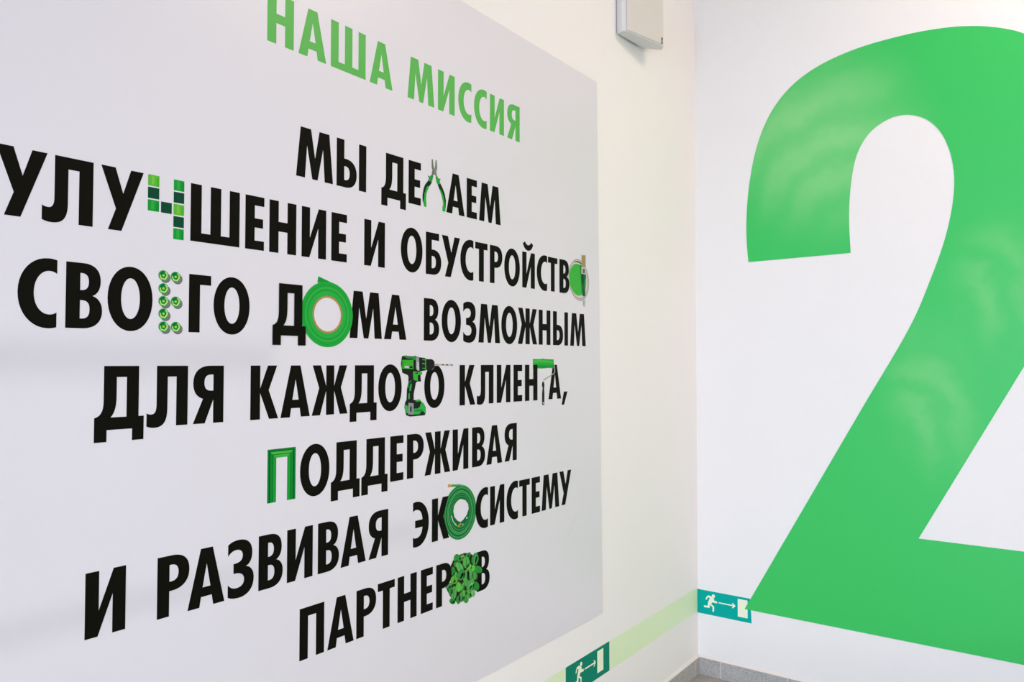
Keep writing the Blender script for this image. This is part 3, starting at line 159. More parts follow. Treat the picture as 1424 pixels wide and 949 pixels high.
  ('leaf_vein','#2a8033',7.5,"-1.7515 0.8456 -1.7499 0.8450 -1.7545 0.8266 -1.7573 0.8276|-1.7531 0.8392 -1.7615 0.8457 -1.7616 0.8452 -1.7532 0.8387|-1.7543 0.8348 -1.7627 0.8413 -1.7628 0.8408 -1.7545 0.8343|-1.7556 0.8303 -1.7639 0.8369 -1.7641 0.8364 -1.7557 0.8298|-1.7520 0.8388 -1.7416 0.8389 -1.7418 0.8384 -1.7521 0.8383|-1.7532 0.8344 -1.7429 0.8345 -1.7430 0.8340 -1.7534 0.8339|-1.7545 0.8300 -1.7441 0.8301 -1.7443 0.8296 -1.7546 0.8295"),
  ('leaf','#2f8f38',8,"-1.7597 0.8290 -1.7589 0.8263 -1.7606 0.8228 -1.7648 0.8194 -1.7709 0.8171 -1.7779 0.8166 -1.7842 0.8178 -1.7883 0.8200 -1.7895 0.8231 -1.7880 0.8268 -1.7835 0.8299 -1.7769 0.8316 -1.7696 0.8319 -1.7633 0.8308"),
  ('leaf_vein','#7cc470',8.5,"-1.7624 0.8289 -1.7613 0.8278 -1.7846 0.8200 -1.7863 0.8218|-1.7704 0.8261 -1.7697 0.8311 -1.7704 0.8309 -1.7710 0.8259|-1.7761 0.8243 -1.7755 0.8293 -1.7761 0.8291 -1.7767 0.8241|-1.7818 0.8225 -1.7812 0.8275 -1.7818 0.8273 -1.7824 0.8223|-1.7696 0.8254 -1.7618 0.8231 -1.7625 0.8229 -1.7703 0.8252|-1.7754 0.8236 -1.7676 0.8213 -1.7682 0.8211 -1.7760 0.8234|-1.7811 0.8218 -1.7733 0.8195 -1.7739 0.8193 -1.7817 0.8216"),
  ('leaf','#3a9a45',8,"-1.7685 0.8203 -1.7653 0.8184 -1.7620 0.8144 -1.7597 0.8092 -1.7593 0.8040 -1.7610 0.7998 -1.7646 0.7975 -1.7684 0.7973 -1.7723 0.7994 -1.7758 0.8034 -1.7776 0.8085 -1.7773 0.8135 -1.7750 0.8175 -1.7718 0.8199"),
  ('leaf_vein','#2a8033',8.5,"-1.7694 0.8188 -1.7677 0.8184 -1.7671 0.7993 -1.7698 0.8000|-1.7691 0.8121 -1.7742 0.8169 -1.7742 0.8164 -1.7691 0.8115|-1.7690 0.8075 -1.7742 0.8123 -1.7742 0.8118 -1.7690 0.8070|-1.7690 0.8029 -1.7742 0.8078 -1.7742 0.8072 -1.7690 0.8024|-1.7680 0.8118 -1.7628 0.8142 -1.7628 0.8136 -1.7680 0.8113|-1.7679 0.8072 -1.7628 0.8096 -1.7628 0.8090 -1.7679 0.8067|-1.7679 0.8026 -1.7627 0.8050 -1.7627 0.8044 -1.7679 0.8021"),
  ('leaf','#5abf3e',8,"-1.7337 0.8258 -1.7291 0.8233 -1.7243 0.8181 -1.7210 0.8115 -1.7204 0.8049 -1.7230 0.7997 -1.7281 0.7970 -1.7336 0.7969 -1.7392 0.7996 -1.7442 0.8049 -1.7468 0.8112 -1.7463 0.8175 -1.7431 0.8225 -1.7384 0.8254"),
  ('leaf_vein','#7cc470',8.5,"-1.7346 0.8238 -1.7329 0.8234 -1.7322 0.7994 -1.7350 0.8001|-1.7343 0.8158 -1.7419 0.8212 -1.7419 0.8207 -1.7343 0.8152|-1.7342 0.8100 -1.7419 0.8155 -1.7419 0.8149 -1.7342 0.8094|-1.7342 0.8042 -1.7419 0.8097 -1.7419 0.8091 -1.7342 0.8037|-1.7331 0.8155 -1.7254 0.8173 -1.7254 0.8168 -1.7331 0.8150|-1.7331 0.8097 -1.7254 0.8115 -1.7254 0.8110 -1.7331 0.8092|-1.7331 0.8039 -1.7254 0.8057 -1.7254 0.8052 -1.7331 0.8034"),
  ('leaf','#58ad55',8,"-1.7521 0.8188 -1.7482 0.8158 -1.7447 0.8093 -1.7428 0.8008 -1.7434 0.7923 -1.7468 0.7854 -1.7520 0.7816 -1.7572 0.7813 -1.7618 0.7846 -1.7656 0.7912 -1.7669 0.7994 -1.7652 0.8075 -1.7614 0.8142 -1.7565 0.8182"),
  ('leaf_vein','#2a8033',8.5,"-1.7533 0.8163 -1.7516 0.8158 -1.7553 0.7846 -1.7580 0.7854|-1.7544 0.8063 -1.7606 0.8118 -1.7607 0.8113 -1.7544 0.8058|-1.7554 0.7988 -1.7616 0.8043 -1.7617 0.8038 -1.7554 0.7983|-1.7564 0.7913 -1.7627 0.7968 -1.7627 0.7963 -1.7565 0.7908|-1.7533 0.8060 -1.7460 0.8075 -1.7461 0.8069 -1.7533 0.8055|-1.7543 0.7985 -1.7470 0.7999 -1.7471 0.7994 -1.7543 0.7979|-1.7553 0.7910 -1.7480 0.7924 -1.7481 0.7919 -1.7554 0.7904"),
  ('leaf','#2a8038',9,"-1.7237 0.7942 -1.7206 0.7924 -1.7174 0.7886 -1.7152 0.7837 -1.7148 0.7787 -1.7165 0.7748 -1.7199 0.7726 -1.7236 0.7725 -1.7273 0.7745 -1.7308 0.7783 -1.7325 0.7831 -1.7321 0.7878 -1.7300 0.7916 -1.7268 0.7939"),
  ('leaf_vein','#7cc470',9.5,"-1.7245 0.7928 -1.7228 0.7924 -1.7222 0.7743 -1.7250 0.7750|-1.7242 0.7864 -1.7292 0.7912 -1.7292 0.7907 -1.7242 0.7858|-1.7242 0.7820 -1.7292 0.7869 -1.7292 0.7863 -1.7242 0.7815|-1.7242 0.7777 -1.7292 0.7825 -1.7292 0.7820 -1.7242 0.7771|-1.7231 0.7861 -1.7181 0.7885 -1.7181 0.7880 -1.7231 0.7855|-1.7231 0.7817 -1.7181 0.7842 -1.7181 0.7836 -1.7231 0.7812|-1.7231 0.7774 -1.7181 0.7798 -1.7181 0.7793 -1.7231 0.7768"),
  ('leaf','#2f9040',9,"-1.7350 0.7872 -1.7315 0.7852 -1.7278 0.7809 -1.7253 0.7755 -1.7249 0.7700 -1.7268 0.7656 -1.7307 0.7633 -1.7349 0.7632 -1.7391 0.7654 -1.7430 0.7698 -1.7449 0.7751 -1.7445 0.7803 -1.7421 0.7845 -1.7385 0.7869"),
  ('leaf_vein','#2a8033',9.5,"-1.7358 0.7856 -1.7341 0.7852 -1.7335 0.7652 -1.7363 0.7659|-1.7355 0.7787 -1.7412 0.7838 -1.7412 0.7832 -1.7355 0.7782|-1.7355 0.7739 -1.7412 0.7790 -1.7412 0.7784 -1.7355 0.7733|-1.7355 0.7691 -1.7412 0.7742 -1.7412 0.7736 -1.7355 0.7685|-1.7344 0.7784 -1.7287 0.7806 -1.7287 0.7801 -1.7344 0.7779|-1.7344 0.7736 -1.7287 0.7758 -1.7287 0.7753 -1.7344 0.7731|-1.7344 0.7688 -1.7287 0.7710 -1.7287 0.7704 -1.7344 0.7682"),
  ('leaf','#38953f',9,"-1.7129 0.7866 -1.7096 0.7837 -1.7072 0.7790 -1.7070 0.7737 -1.7094 0.7691 -1.7142 0.7663 -1.7204 0.7657 -1.7257 0.7670 -1.7299 0.7703 -1.7324 0.7751 -1.7321 0.7801 -1.7288 0.7842 -1.7234 0.7867 -1.7176 0.7875"),
  ('leaf_vein','#7cc470',9.5,"-1.7147 0.7855 -1.7131 0.7847 -1.7231 0.7683 -1.7258 0.7696|-1.7181 0.7798 -1.7227 0.7859 -1.7230 0.7854 -1.7184 0.7793|-1.7207 0.7759 -1.7253 0.7820 -1.7256 0.7815 -1.7210 0.7754|-1.7232 0.7720 -1.7278 0.7781 -1.7281 0.7776 -1.7235 0.7715|-1.7170 0.7792 -1.7085 0.7790 -1.7088 0.7786 -1.7173 0.7788|-1.7196 0.7753 -1.7111 0.7751 -1.7114 0.7747 -1.7199 0.7749|-1.7222 0.7714 -1.7137 0.7712 -1.7140 0.7708 -1.7224 0.7710"),
  ('leaf','#3fa548',9,"-1.7007 0.7798 -1.6966 0.7777 -1.6924 0.7735 -1.6895 0.7682 -1.6890 0.7630 -1.6913 0.7590 -1.6958 0.7570 -1.7006 0.7571 -1.7055 0.7594 -1.7099 0.7637 -1.7122 0.7688 -1.7117 0.7737 -1.7089 0.7776 -1.7048 0.7797"),
  ('leaf_vein','#2a8033',9.5,"-1.7016 0.7783 -1.6998 0.7779 -1.6992 0.7590 -1.7021 0.7597|-1.7013 0.7716 -1.7079 0.7770 -1.7079 0.7764 -1.7013 0.7711|-1.7012 0.7671 -1.7079 0.7724 -1.7079 0.7719 -1.7012 0.7665|-1.7012 0.7626 -1.7079 0.7679 -1.7079 0.7674 -1.7012 0.7620|-1.7001 0.7714 -1.6934 0.7734 -1.6934 0.7728 -1.7001 0.7708|-1.7001 0.7668 -1.6934 0.7688 -1.6934 0.7683 -1.7001 0.7663|-1.7001 0.7623 -1.6934 0.7643 -1.6934 0.7637 -1.7001 0.7617"),
  ('leaf','#67b070',10,"-1.6684 0.7881 -1.6644 0.7855 -1.6608 0.7811 -1.6590 0.7759 -1.6598 0.7712 -1.6634 0.7680 -1.6690 0.7669 -1.6745 0.7677 -1.6793 0.7706 -1.6832 0.7751 -1.6844 0.7800 -1.6825 0.7843 -1.6783 0.7873 -1.6731 0.7886"),
  ('leaf_vein','#7cc470',10.5,"-1.6698 0.7868 -1.6680 0.7862 -1.6724 0.7692 -1.6753 0.7703|-1.6712 0.7808 -1.6773 0.7867 -1.6775 0.7862 -1.6714 0.7803|-1.6725 0.7767 -1.6785 0.7827 -1.6787 0.7821 -1.6726 0.7762|-1.6737 0.7727 -1.6797 0.7786 -1.6799 0.7781 -1.6738 0.7721|-1.6701 0.7804 -1.6619 0.7813 -1.6621 0.7808 -1.6702 0.7799|-1.6713 0.7763 -1.6631 0.7772 -1.6633 0.7767 -1.6714 0.7758|-1.6725 0.7722 -1.6644 0.7731 -1.6645 0.7726 -1.6726 0.7717"),
  ('leaf','#4fb63e',10,"-1.7005 0.7931 -1.6958 0.7923 -1.6892 0.7890 -1.6825 0.7840 -1.6776 0.7781 -1.6756 0.7724 -1.6770 0.7682 -1.6805 0.7663 -1.6860 0.7672 -1.6929 0.7704 -1.6990 0.7755 -1.7029 0.7815 -1.7043 0.7872 -1.7032 0.7913"),
  ('leaf_vein','#2a8033',10.5,"-1.6998 0.7910 -1.6983 0.7912 -1.6813 0.7692 -1.6838 0.7689|-1.6939 0.7835 -1.7029 0.7866 -1.7025 0.7861 -1.6934 0.7829|-1.6899 0.7781 -1.6989 0.7813 -1.6985 0.7807 -1.6894 0.7775|-1.6859 0.7728 -1.6950 0.7760 -1.6945 0.7754 -1.6854 0.7722|-1.6929 0.7836 -1.6896 0.7883 -1.6892 0.7877 -1.6924 0.7830|-1.6889 0.7783 -1.6856 0.7829 -1.6852 0.7823 -1.6884 0.7777|-1.6849 0.7729 -1.6816 0.7776 -1.6812 0.7770 -1.6844 0.7723"),
  ('leaf','#3aa03c',10,"-1.7109 0.7981 -1.7061 0.7960 -1.7013 0.7922 -1.6979 0.7874 -1.6973 0.7830 -1.6999 0.7797 -1.7051 0.7783 -1.7108 0.7787 -1.7164 0.7811 -1.7216 0.7850 -1.7242 0.7895 -1.7236 0.7937 -1.7204 0.7968 -1.7156 0.7983"),
  ('leaf_vein','#7cc470',10.5,"-1.7117 0.7969 -1.7100 0.7965 -1.7094 0.7803 -1.7122 0.7810|-1.7114 0.7910 -1.7192 0.7965 -1.7192 0.7960 -1.7114 0.7904|-1.7114 0.7871 -1.7192 0.7927 -1.7192 0.7921 -1.7114 0.7865|-1.7114 0.7832 -1.7192 0.7888 -1.7192 0.7882 -1.7114 0.7827|-1.7103 0.7907 -1.7024 0.7925 -1.7024 0.7919 -1.7103 0.7901|-1.7102 0.7868 -1.7024 0.7886 -1.7024 0.7880 -1.7102 0.7863|-1.7102 0.7829 -1.7024 0.7847 -1.7024 0.7841 -1.7102 0.7824"),
  ('leaf','#2b8f35',10,"-1.7519 0.7822 -1.7489 0.7788 -1.7473 0.7745 -1.7480 0.7707 -1.7512 0.7684 -1.7566 0.7684 -1.7630 0.7705 -1.7683 0.7736 -1.7719 0.7776 -1.7737 0.7821 -1.7725 0.7854 -1.7684 0.7870 -1.7625 0.7866 -1.7564 0.7848"),
  ('leaf_vein','#2a8033',10.5,"-1.7537 0.7821 -1.7525 0.7811 -1.7656 0.7736 -1.7677 0.7753|-1.7587 0.7792 -1.7613 0.7861 -1.7619 0.7858 -1.7592 0.7790|-1.7619 0.7775 -1.7646 0.7843 -1.7651 0.7840 -1.7625 0.7772|-1.7652 0.7758 -1.7679 0.7826 -1.7684 0.7823 -1.7657 0.7755|-1.7578 0.7786 -1.7480 0.7755 -1.7485 0.7752 -1.7583 0.7783|-1.7611 0.7768 -1.7513 0.7737 -1.7518 0.7734 -1.7616 0.7766|-1.7644 0.7751 -1.7546 0.7720 -1.7551 0.7717 -1.7649 0.7748"),
 ],
 'printed_paint_roller': [
  ('roller_sleeve','#25ae35',1,"-1.3619 1.4638 -1.3282 1.4633 -1.3054 1.4647 -1.2705 1.4631 -1.2380 1.4628 -1.2365 1.4479 -1.2381 1.4330 -1.2706 1.4338 -1.3093 1.4318 -1.3470 1.4331 -1.3611 1.4321"),
  ('roller_sleeve','#45bb45',2,"-1.3582 1.4606 -1.3092 1.4613 -1.2783 1.4588 -1.2429 1.4567 -1.2429 1.4501 -1.2784 1.4512 -1.3282 1.4522 -1.3589 1.4501"),
  ('roller_sleeve','#129a35',2,"-1.3470 1.4426 -1.3093 1.4436 -1.2706 1.4425 -1.2397 1.4435 -1.2389 1.4347 -1.2706 1.4349 -1.3093 1.4333 -1.3470 1.4342"),
  ('wire_arm','#9aa29c',4,"-1.2361 1.4424 -1.2301 1.4424 -1.2285 1.4193 -1.2329 1.4145 -1.2489 1.4081 -1.2978 1.3915 -1.3017 1.3924 -1.2997 1.3952 -1.2529 1.4108 -1.2361 1.4176 -1.2341 1.4215"),
  ('roller_handle','#141a16',1,"-1.3063 1.3878 -1.2971 1.3876 -1.2940 1.3768 -1.2959 1.3660 -1.2940 1.3488 -1.2949 1.3111 -1.2979 1.3098 -1.3064 1.3101 -1.3079 1.3128 -1.3082 1.3492 -1.3048 1.3663 -1.3093 1.3771|-1.3025 1.3201 -1.2987 1.3199 -1.2975 1.3166 -1.2987 1.3135 -1.3025 1.3136 -1.3037 1.3169"),
 ],
 'printed_tape_roll': [
  ('tape_tail','#139a34',1,"-2.2416 1.6532 -2.1969 1.6407 -2.2048 1.6386 -2.2230 1.6401 -2.2440 1.6379"),
  ('tape','#22ac3c',2,"-2.1353 1.5650 -2.1360 1.5751 -2.1380 1.5851 -2.1413 1.5947 -2.1458 1.6038 -2.1514 1.6123 -2.1581 1.6199 -2.1657 1.6266 -2.1742 1.6323 -2.1833 1.6368 -2.1929 1.6401 -2.2029 1.6420 -2.2130 1.6427 -2.2232 1.6420 -2.2332 1.6401 -2.2428 1.6368 -2.2519 1.6323 -2.2604 1.6266 -2.2680 1.6199 -2.2747 1.6123 -2.2803 1.6038 -2.2848 1.5947 -2.2881 1.5851 -2.2901 1.5751 -2.2908 1.5650 -2.2901 1.5549 -2.2881 1.5449 -2.2848 1.5353 -2.2803 1.5261 -2.2747 1.5177 -2.2680 1.5101 -2.2604 1.5034 -2.2519 1.4977 -2.2428 1.4932 -2.2332 1.4899 -2.2232 1.4880 -2.2130 1.4873 -2.2029 1.4880 -2.1929 1.4899 -2.1833 1.4932 -2.1742 1.4977 -2.1657 1.5034 -2.1581 1.5101 -2.1514 1.5177 -2.1458 1.5261 -2.1413 1.5353 -2.1380 1.5449 -2.1360 1.5549|-2.1687 1.5646 -2.1691 1.5704 -2.1702 1.5761 -2.1721 1.5816 -2.1746 1.5868 -2.1779 1.5916 -2.1817 1.5960 -2.1861 1.5998 -2.1909 1.6031 -2.1961 1.6056 -2.2016 1.6075 -2.2073 1.6086 -2.2130 1.6090 -2.2188 1.6086 -2.2245 1.6075 -2.2300 1.6056 -2.2352 1.6031 -2.2400 1.5998 -2.2444 1.5960 -2.2482 1.5916 -2.2515 1.5868 -2.2540 1.5816 -2.2559 1.5761 -2.2570 1.5704 -2.2574 1.5646 -2.2570 1.5589 -2.2559 1.5532 -2.2540 1.5477 -2.2515 1.5425 -2.2482 1.5377 -2.2444 1.5333 -2.2400 1.5295 -2.2352 1.5262 -2.2300 1.5237 -2.2245 1.5218 -2.2188 1.5207 -2.2130 1.5203 -2.2073 1.5207 -2.2016 1.5218 -2.1961 1.5237 -2.1909 1.5262 -2.1861 1.5295 -2.1817 1.5333 -2.1779 1.5377 -2.1746 1.5425 -2.1721 1.5477 -2.1702 1.5532 -2.1691 1.5589"),
  ('tape_ring','#19a637',3.0,"-2.1408 1.5650 -2.1414 1.5744 -2.1433 1.5837 -2.1463 1.5926 -2.1505 1.6011 -2.1557 1.6089 -2.1620 1.6160 -2.1691 1.6223 -2.1769 1.6275 -2.1854 1.6317 -2.1943 1.6347 -2.2036 1.6366 -2.2130 1.6372 -2.2225 1.6366 -2.2318 1.6347 -2.2407 1.6317 -2.2492 1.6275 -2.2570 1.6223 -2.2641 1.6160 -2.2704 1.6089 -2.2756 1.6011 -2.2798 1.5926 -2.2828 1.5837 -2.2847 1.5744 -2.2853 1.5650 -2.2847 1.5555 -2.2828 1.5462 -2.2798 1.5373 -2.2756 1.5288 -2.2704 1.5210 -2.2641 1.5139 -2.2570 1.5076 -2.2492 1.5024 -2.2407 1.4982 -2.2318 1.4952 -2.2225 1.4933 -2.2130 1.4927 -2.2036 1.4933 -2.1943 1.4952 -2.1854 1.4982 -2.1769 1.5024 -2.1691 1.5076 -2.1620 1.5139 -2.1557 1.5210 -2.1505 1.5288 -2.1463 1.5373 -2.1433 1.5462 -2.1414 1.5555|-2.1687 1.5646 -2.1691 1.5704 -2.1702 1.5761 -2.1721 1.5816 -2.1746 1.5868 -2.1779 1.5916 -2.1817 1.5960 -2.1861 1.5998 -2.1909 1.6031 -2.1961 1.6056 -2.2016 1.6075 -2.2073 1.6086 -2.2130 1.6090 -2.2188 1.6086 -2.2245 1.6075 -2.2300 1.6056 -2.2352 1.6031 -2.2400 1.5998 -2.2444 1.5960 -2.2482 1.5916 -2.2515 1.5868 -2.2540 1.5816 -2.2559 1.5761 -2.2570 1.5704 -2.2574 1.5646 -2.2570 1.5589 -2.2559 1.5532 -2.2540 1.5477 -2.2515 1.5425 -2.2482 1.5377 -2.2444 1.5333 -2.2400 1.5295 -2.2352 1.5262 -2.2300 1.5237 -2.2245 1.5218 -2.2188 1.5207 -2.2130 1.5203 -2.2073 1.5207 -2.2016 1.5218 -2.1961 1.5237 -2.1909 1.5262 -2.1861 1.5295 -2.1817 1.5333 -2.1779 1.5377 -2.1746 1.5425 -2.1721 1.5477 -2.1702 1.5532 -2.1691 1.5589"),
  ('tape_ring','#2db246',3.3,"-2.1470 1.5649 -2.1476 1.5735 -2.1493 1.5820 -2.1520 1.5902 -2.1559 1.5979 -2.1607 1.6051 -2.1663 1.6116 -2.1728 1.6173 -2.1800 1.6221 -2.1878 1.6259 -2.1960 1.6287 -2.2044 1.6304 -2.2130 1.6309 -2.2217 1.6304 -2.2301 1.6287 -2.2383 1.6259 -2.2461 1.6221 -2.2533 1.6173 -2.2598 1.6116 -2.2654 1.6051 -2.2702 1.5979 -2.2741 1.5902 -2.2768 1.5820 -2.2785 1.5735 -2.2791 1.5649 -2.2785 1.5563 -2.2768 1.5478 -2.2741 1.5396 -2.2702 1.5319 -2.2654 1.5247 -2.2598 1.5182 -2.2533 1.5125 -2.2461 1.5077 -2.2383 1.5039 -2.2301 1.5011 -2.2217 1.4994 -2.2130 1.4989 -2.2044 1.4994 -2.1960 1.5011 -2.1878 1.5039 -2.1800 1.5077 -2.1728 1.5125 -2.1663 1.5182 -2.1607 1.5247 -2.1559 1.5319 -2.1520 1.5396 -2.1493 1.5478 -2.1476 1.5563|-2.1687 1.5646 -2.1691 1.5704 -2.1702 1.5761 -2.1721 1.5816 -2.1746 1.5868 -2.1779 1.5916 -2.1817 1.5960 -2.1861 1.5998 -2.1909 1.6031 -2.1961 1.6056 -2.2016 1.6075 -2.2073 1.6086 -2.2130 1.6090 -2.2188 1.6086 -2.2245 1.6075 -2.2300 1.6056 -2.2352 1.6031 -2.2400 1.5998 -2.2444 1.5960 -2.2482 1.5916 -2.2515 1.5868 -2.2540 1.5816 -2.2559 1.5761 -2.2570 1.5704 -2.2574 1.5646 -2.2570 1.5589 -2.2559 1.5532 -2.2540 1.5477 -2.2515 1.5425 -2.2482 1.5377 -2.2444 1.5333 -2.2400 1.5295 -2.2352 1.5262 -2.2300 1.5237 -2.2245 1.5218 -2.2188 1.5207 -2.2130 1.5203 -2.2073 1.5207 -2.2016 1.5218 -2.1961 1.5237 -2.1909 1.5262 -2.1861 1.5295 -2.1817 1.5333 -2.1779 1.5377 -2.1746 1.5425 -2.1721 1.5477 -2.1702 1.5532 -2.1691 1.5589"),
  ('tape_ring','#17a436',3.6,"-2.1524 1.5648 -2.1530 1.5728 -2.1545 1.5805 -2.1571 1.5880 -2.1606 1.5951 -2.1650 1.6017 -2.1702 1.6077 -2.1762 1.6129 -2.1827 1.6173 -2.1899 1.6208 -2.1974 1.6234 -2.2051 1.6249 -2.2130 1.6255 -2.2210 1.6249 -2.2287 1.6234 -2.2362 1.6208 -2.2434 1.6173 -2.2499 1.6129 -2.2559 1.6077 -2.2611 1.6017 -2.2655 1.5951 -2.2690 1.5880 -2.2716 1.5805 -2.2731 1.5728 -2.2737 1.5648 -2.2731 1.5569 -2.2716 1.5492 -2.2690 1.5417 -2.2655 1.5345 -2.2611 1.5280 -2.2559 1.5220 -2.2499 1.5168 -2.2434 1.5124 -2.2362 1.5089 -2.2287 1.5063 -2.2210 1.5048 -2.2130 1.5042 -2.2051 1.5048 -2.1974 1.5063 -2.1899 1.5089 -2.1827 1.5124 -2.1762 1.5168 -2.1702 1.5220 -2.1650 1.5280 -2.1606 1.5345 -2.1571 1.5417 -2.1545 1.5492 -2.1530 1.5569|-2.1687 1.5646 -2.1691 1.5704 -2.1702 1.5761 -2.1721 1.5816 -2.1746 1.5868 -2.1779 1.5916 -2.1817 1.5960 -2.1861 1.5998 -2.1909 1.6031 -2.1961 1.6056 -2.2016 1.6075 -2.2073 1.6086 -2.2130 1.6090 -2.2188 1.6086 -2.2245 1.6075 -2.2300 1.6056 -2.2352 1.6031 -2.2400 1.5998 -2.2444 1.5960 -2.2482 1.5916 -2.2515 1.5868 -2.2540 1.5816 -2.2559 1.5761 -2.2570 1.5704 -2.2574 1.5646 -2.2570 1.5589 -2.2559 1.5532 -2.2540 1.5477 -2.2515 1.5425 -2.2482 1.5377 -2.2444 1.5333 -2.2400 1.5295 -2.2352 1.5262 -2.2300 1.5237 -2.2245 1.5218 -2.2188 1.5207 -2.2130 1.5203 -2.2073 1.5207 -2.2016 1.5218 -2.1961 1.5237 -2.1909 1.5262 -2.1861 1.5295 -2.1817 1.5333 -2.1779 1.5377 -2.1746 1.5425 -2.1721 1.5477 -2.1702 1.5532 -2.1691 1.5589"),
  ('tape_ring','#2bb044',3.9,"-2.1571 1.5648 -2.1576 1.5721 -2.1590 1.5793 -2.1614 1.5862 -2.1646 1.5928 -2.1687 1.5989 -2.1735 1.6044 -2.1790 1.6092 -2.1851 1.6133 -2.1916 1.6165 -2.1986 1.6188 -2.2057 1.6203 -2.2130 1.6207 -2.2204 1.6203 -2.2275 1.6188 -2.2345 1.6165 -2.2410 1.6133 -2.2471 1.6092 -2.2526 1.6044 -2.2574 1.5989 -2.2615 1.5928 -2.2647 1.5862 -2.2671 1.5793 -2.2685 1.5721 -2.2690 1.5648 -2.2685 1.5575 -2.2671 1.5503 -2.2647 1.5434 -2.2615 1.5368 -2.2574 1.5307 -2.2526 1.5252 -2.2471 1.5204 -2.2410 1.5164 -2.2345 1.5131 -2.2275 1.5108 -2.2204 1.5093 -2.2130 1.5089 -2.2057 1.5093 -2.1986 1.5108 -2.1916 1.5131 -2.1851 1.5164 -2.1790 1.5204 -2.1735 1.5252 -2.1687 1.5307 -2.1646 1.5368 -2.1614 1.5434 -2.1590 1.5503 -2.1576 1.5575|-2.1687 1.5646 -2.1691 1.5704 -2.1702 1.5761 -2.1721 1.5816 -2.1746 1.5868 -2.1779 1.5916 -2.1817 1.5960 -2.1861 1.5998 -2.1909 1.6031 -2.1961 1.6056 -2.2016 1.6075 -2.2073 1.6086 -2.2130 1.6090 -2.2188 1.6086 -2.2245 1.6075 -2.2300 1.6056 -2.2352 1.6031 -2.2400 1.5998 -2.2444 1.5960 -2.2482 1.5916 -2.2515 1.5868 -2.2540 1.5816 -2.2559 1.5761 -2.2570 1.5704 -2.2574 1.5646 -2.2570 1.5589 -2.2559 1.5532 -2.2540 1.5477 -2.2515 1.5425 -2.2482 1.5377 -2.2444 1.5333 -2.2400 1.5295 -2.2352 1.5262 -2.2300 1.5237 -2.2245 1.5218 -2.2188 1.5207 -2.2130 1.5203 -2.2073 1.5207 -2.2016 1.5218 -2.1961 1.5237 -2.1909 1.5262 -2.1861 1.5295 -2.1817 1.5333 -2.1779 1.5377 -2.1746 1.5425 -2.1721 1.5477 -2.1702 1.5532 -2.1691 1.5589"),
  ('cardboard_core','#bb8a52',5,"-2.1687 1.5646 -2.1691 1.5704 -2.1702 1.5761 -2.1721 1.5816 -2.1746 1.5868 -2.1779 1.5916 -2.1817 1.5960 -2.1861 1.5998 -2.1909 1.6031 -2.1961 1.6056 -2.2016 1.6075 -2.2073 1.6086 -2.2130 1.6090 -2.2188 1.6086 -2.2245 1.6075 -2.2300 1.6056 -2.2352 1.6031 -2.2400 1.5998 -2.2444 1.5960 -2.2482 1.5916 -2.2515 1.5868 -2.2540 1.5816 -2.2559 1.5761 -2.2570 1.5704 -2.2574 1.5646 -2.2570 1.5589 -2.2559 1.5532 -2.2540 1.5477 -2.2515 1.5425 -2.2482 1.5377 -2.2444 1.5333 -2.2400 1.5295 -2.2352 1.5262 -2.2300 1.5237 -2.2245 1.5218 -2.2188 1.5207 -2.2130 1.5203 -2.2073 1.5207 -2.2016 1.5218 -2.1961 1.5237 -2.1909 1.5262 -2.1861 1.5295 -2.1817 1.5333 -2.1779 1.5377 -2.1746 1.5425 -2.1721 1.5477 -2.1702 1.5532 -2.1691 1.5589|-2.1729 1.5646 -2.1732 1.5699 -2.1743 1.5750 -2.1760 1.5800 -2.1783 1.5847 -2.1812 1.5891 -2.1847 1.5930 -2.1886 1.5965 -2.1930 1.5994 -2.1977 1.6017 -2.2027 1.6034 -2.2078 1.6045 -2.2130 1.6048 -2.2183 1.6045 -2.2234 1.6034 -2.2284 1.6017 -2.2331 1.5994 -2.2375 1.5965 -2.2414 1.5930 -2.2449 1.5891 -2.2478 1.5847 -2.2501 1.5800 -2.2518 1.5750 -2.2529 1.5699 -2.2532 1.5646 -2.2529 1.5594 -2.2518 1.5543 -2.2501 1.5493 -2.2478 1.5446 -2.2449 1.5402 -2.2414 1.5363 -2.2375 1.5328 -2.2331 1.5299 -2.2284 1.5276 -2.2234 1.5259 -2.2183 1.5248 -2.2130 1.5245 -2.2078 1.5248 -2.2027 1.5259 -2.1977 1.5276 -2.1930 1.5299 -2.1886 1.5328 -2.1847 1.5363 -2.1812 1.5402 -2.1783 1.5446 -2.1760 1.5493 -2.1743 1.5543 -2.1732 1.5594"),
 ],
}
SIGN_HEAD = (0.0761, 0.3693)
SIGN_FIGURE = [(0.0483, 0.3676), (0.0586, 0.3683), (0.0674, 0.3655), (0.079, 0.3587), (0.0795, 0.349), (0.0934, 0.3475), (0.0939, 0.3392), (0.089, 0.3389), (0.0715, 0.3406), (0.0642, 0.3308), (0.0758, 0.3247), (0.0793, 0.3212), (0.0785, 0.2988), (0.0712, 0.2965), (0.0714, 0.3183), (0.0583, 0.3269), (0.0576, 0.3115), (0.0302, 0.3104), (0.0302, 0.3188), (0.0479, 0.3194), (0.0501, 0.3366), (0.0585, 0.3563), (0.0497, 0.3603), (0.0437, 0.3466), (0.0378, 0.3483), (0.0424, 0.3603)]
SIGN_ARROW = [(0.1015, 0.3462), (0.1692, 0.346), (0.1636, 0.3538), (0.1692, 0.3548), (0.1804, 0.3433), (0.1682, 0.3313), (0.1634, 0.3318), (0.1691, 0.3406), (0.1006, 0.3411)]
NUTC = [(-2.6156, 1.6195), (-2.6152, 1.5944), (-2.6149, 1.5697), (-2.6145, 1.5454), (-2.6141, 1.5204), (-2.5909, 1.619), (-2.5902, 1.5703), (-2.5894, 1.5206)]

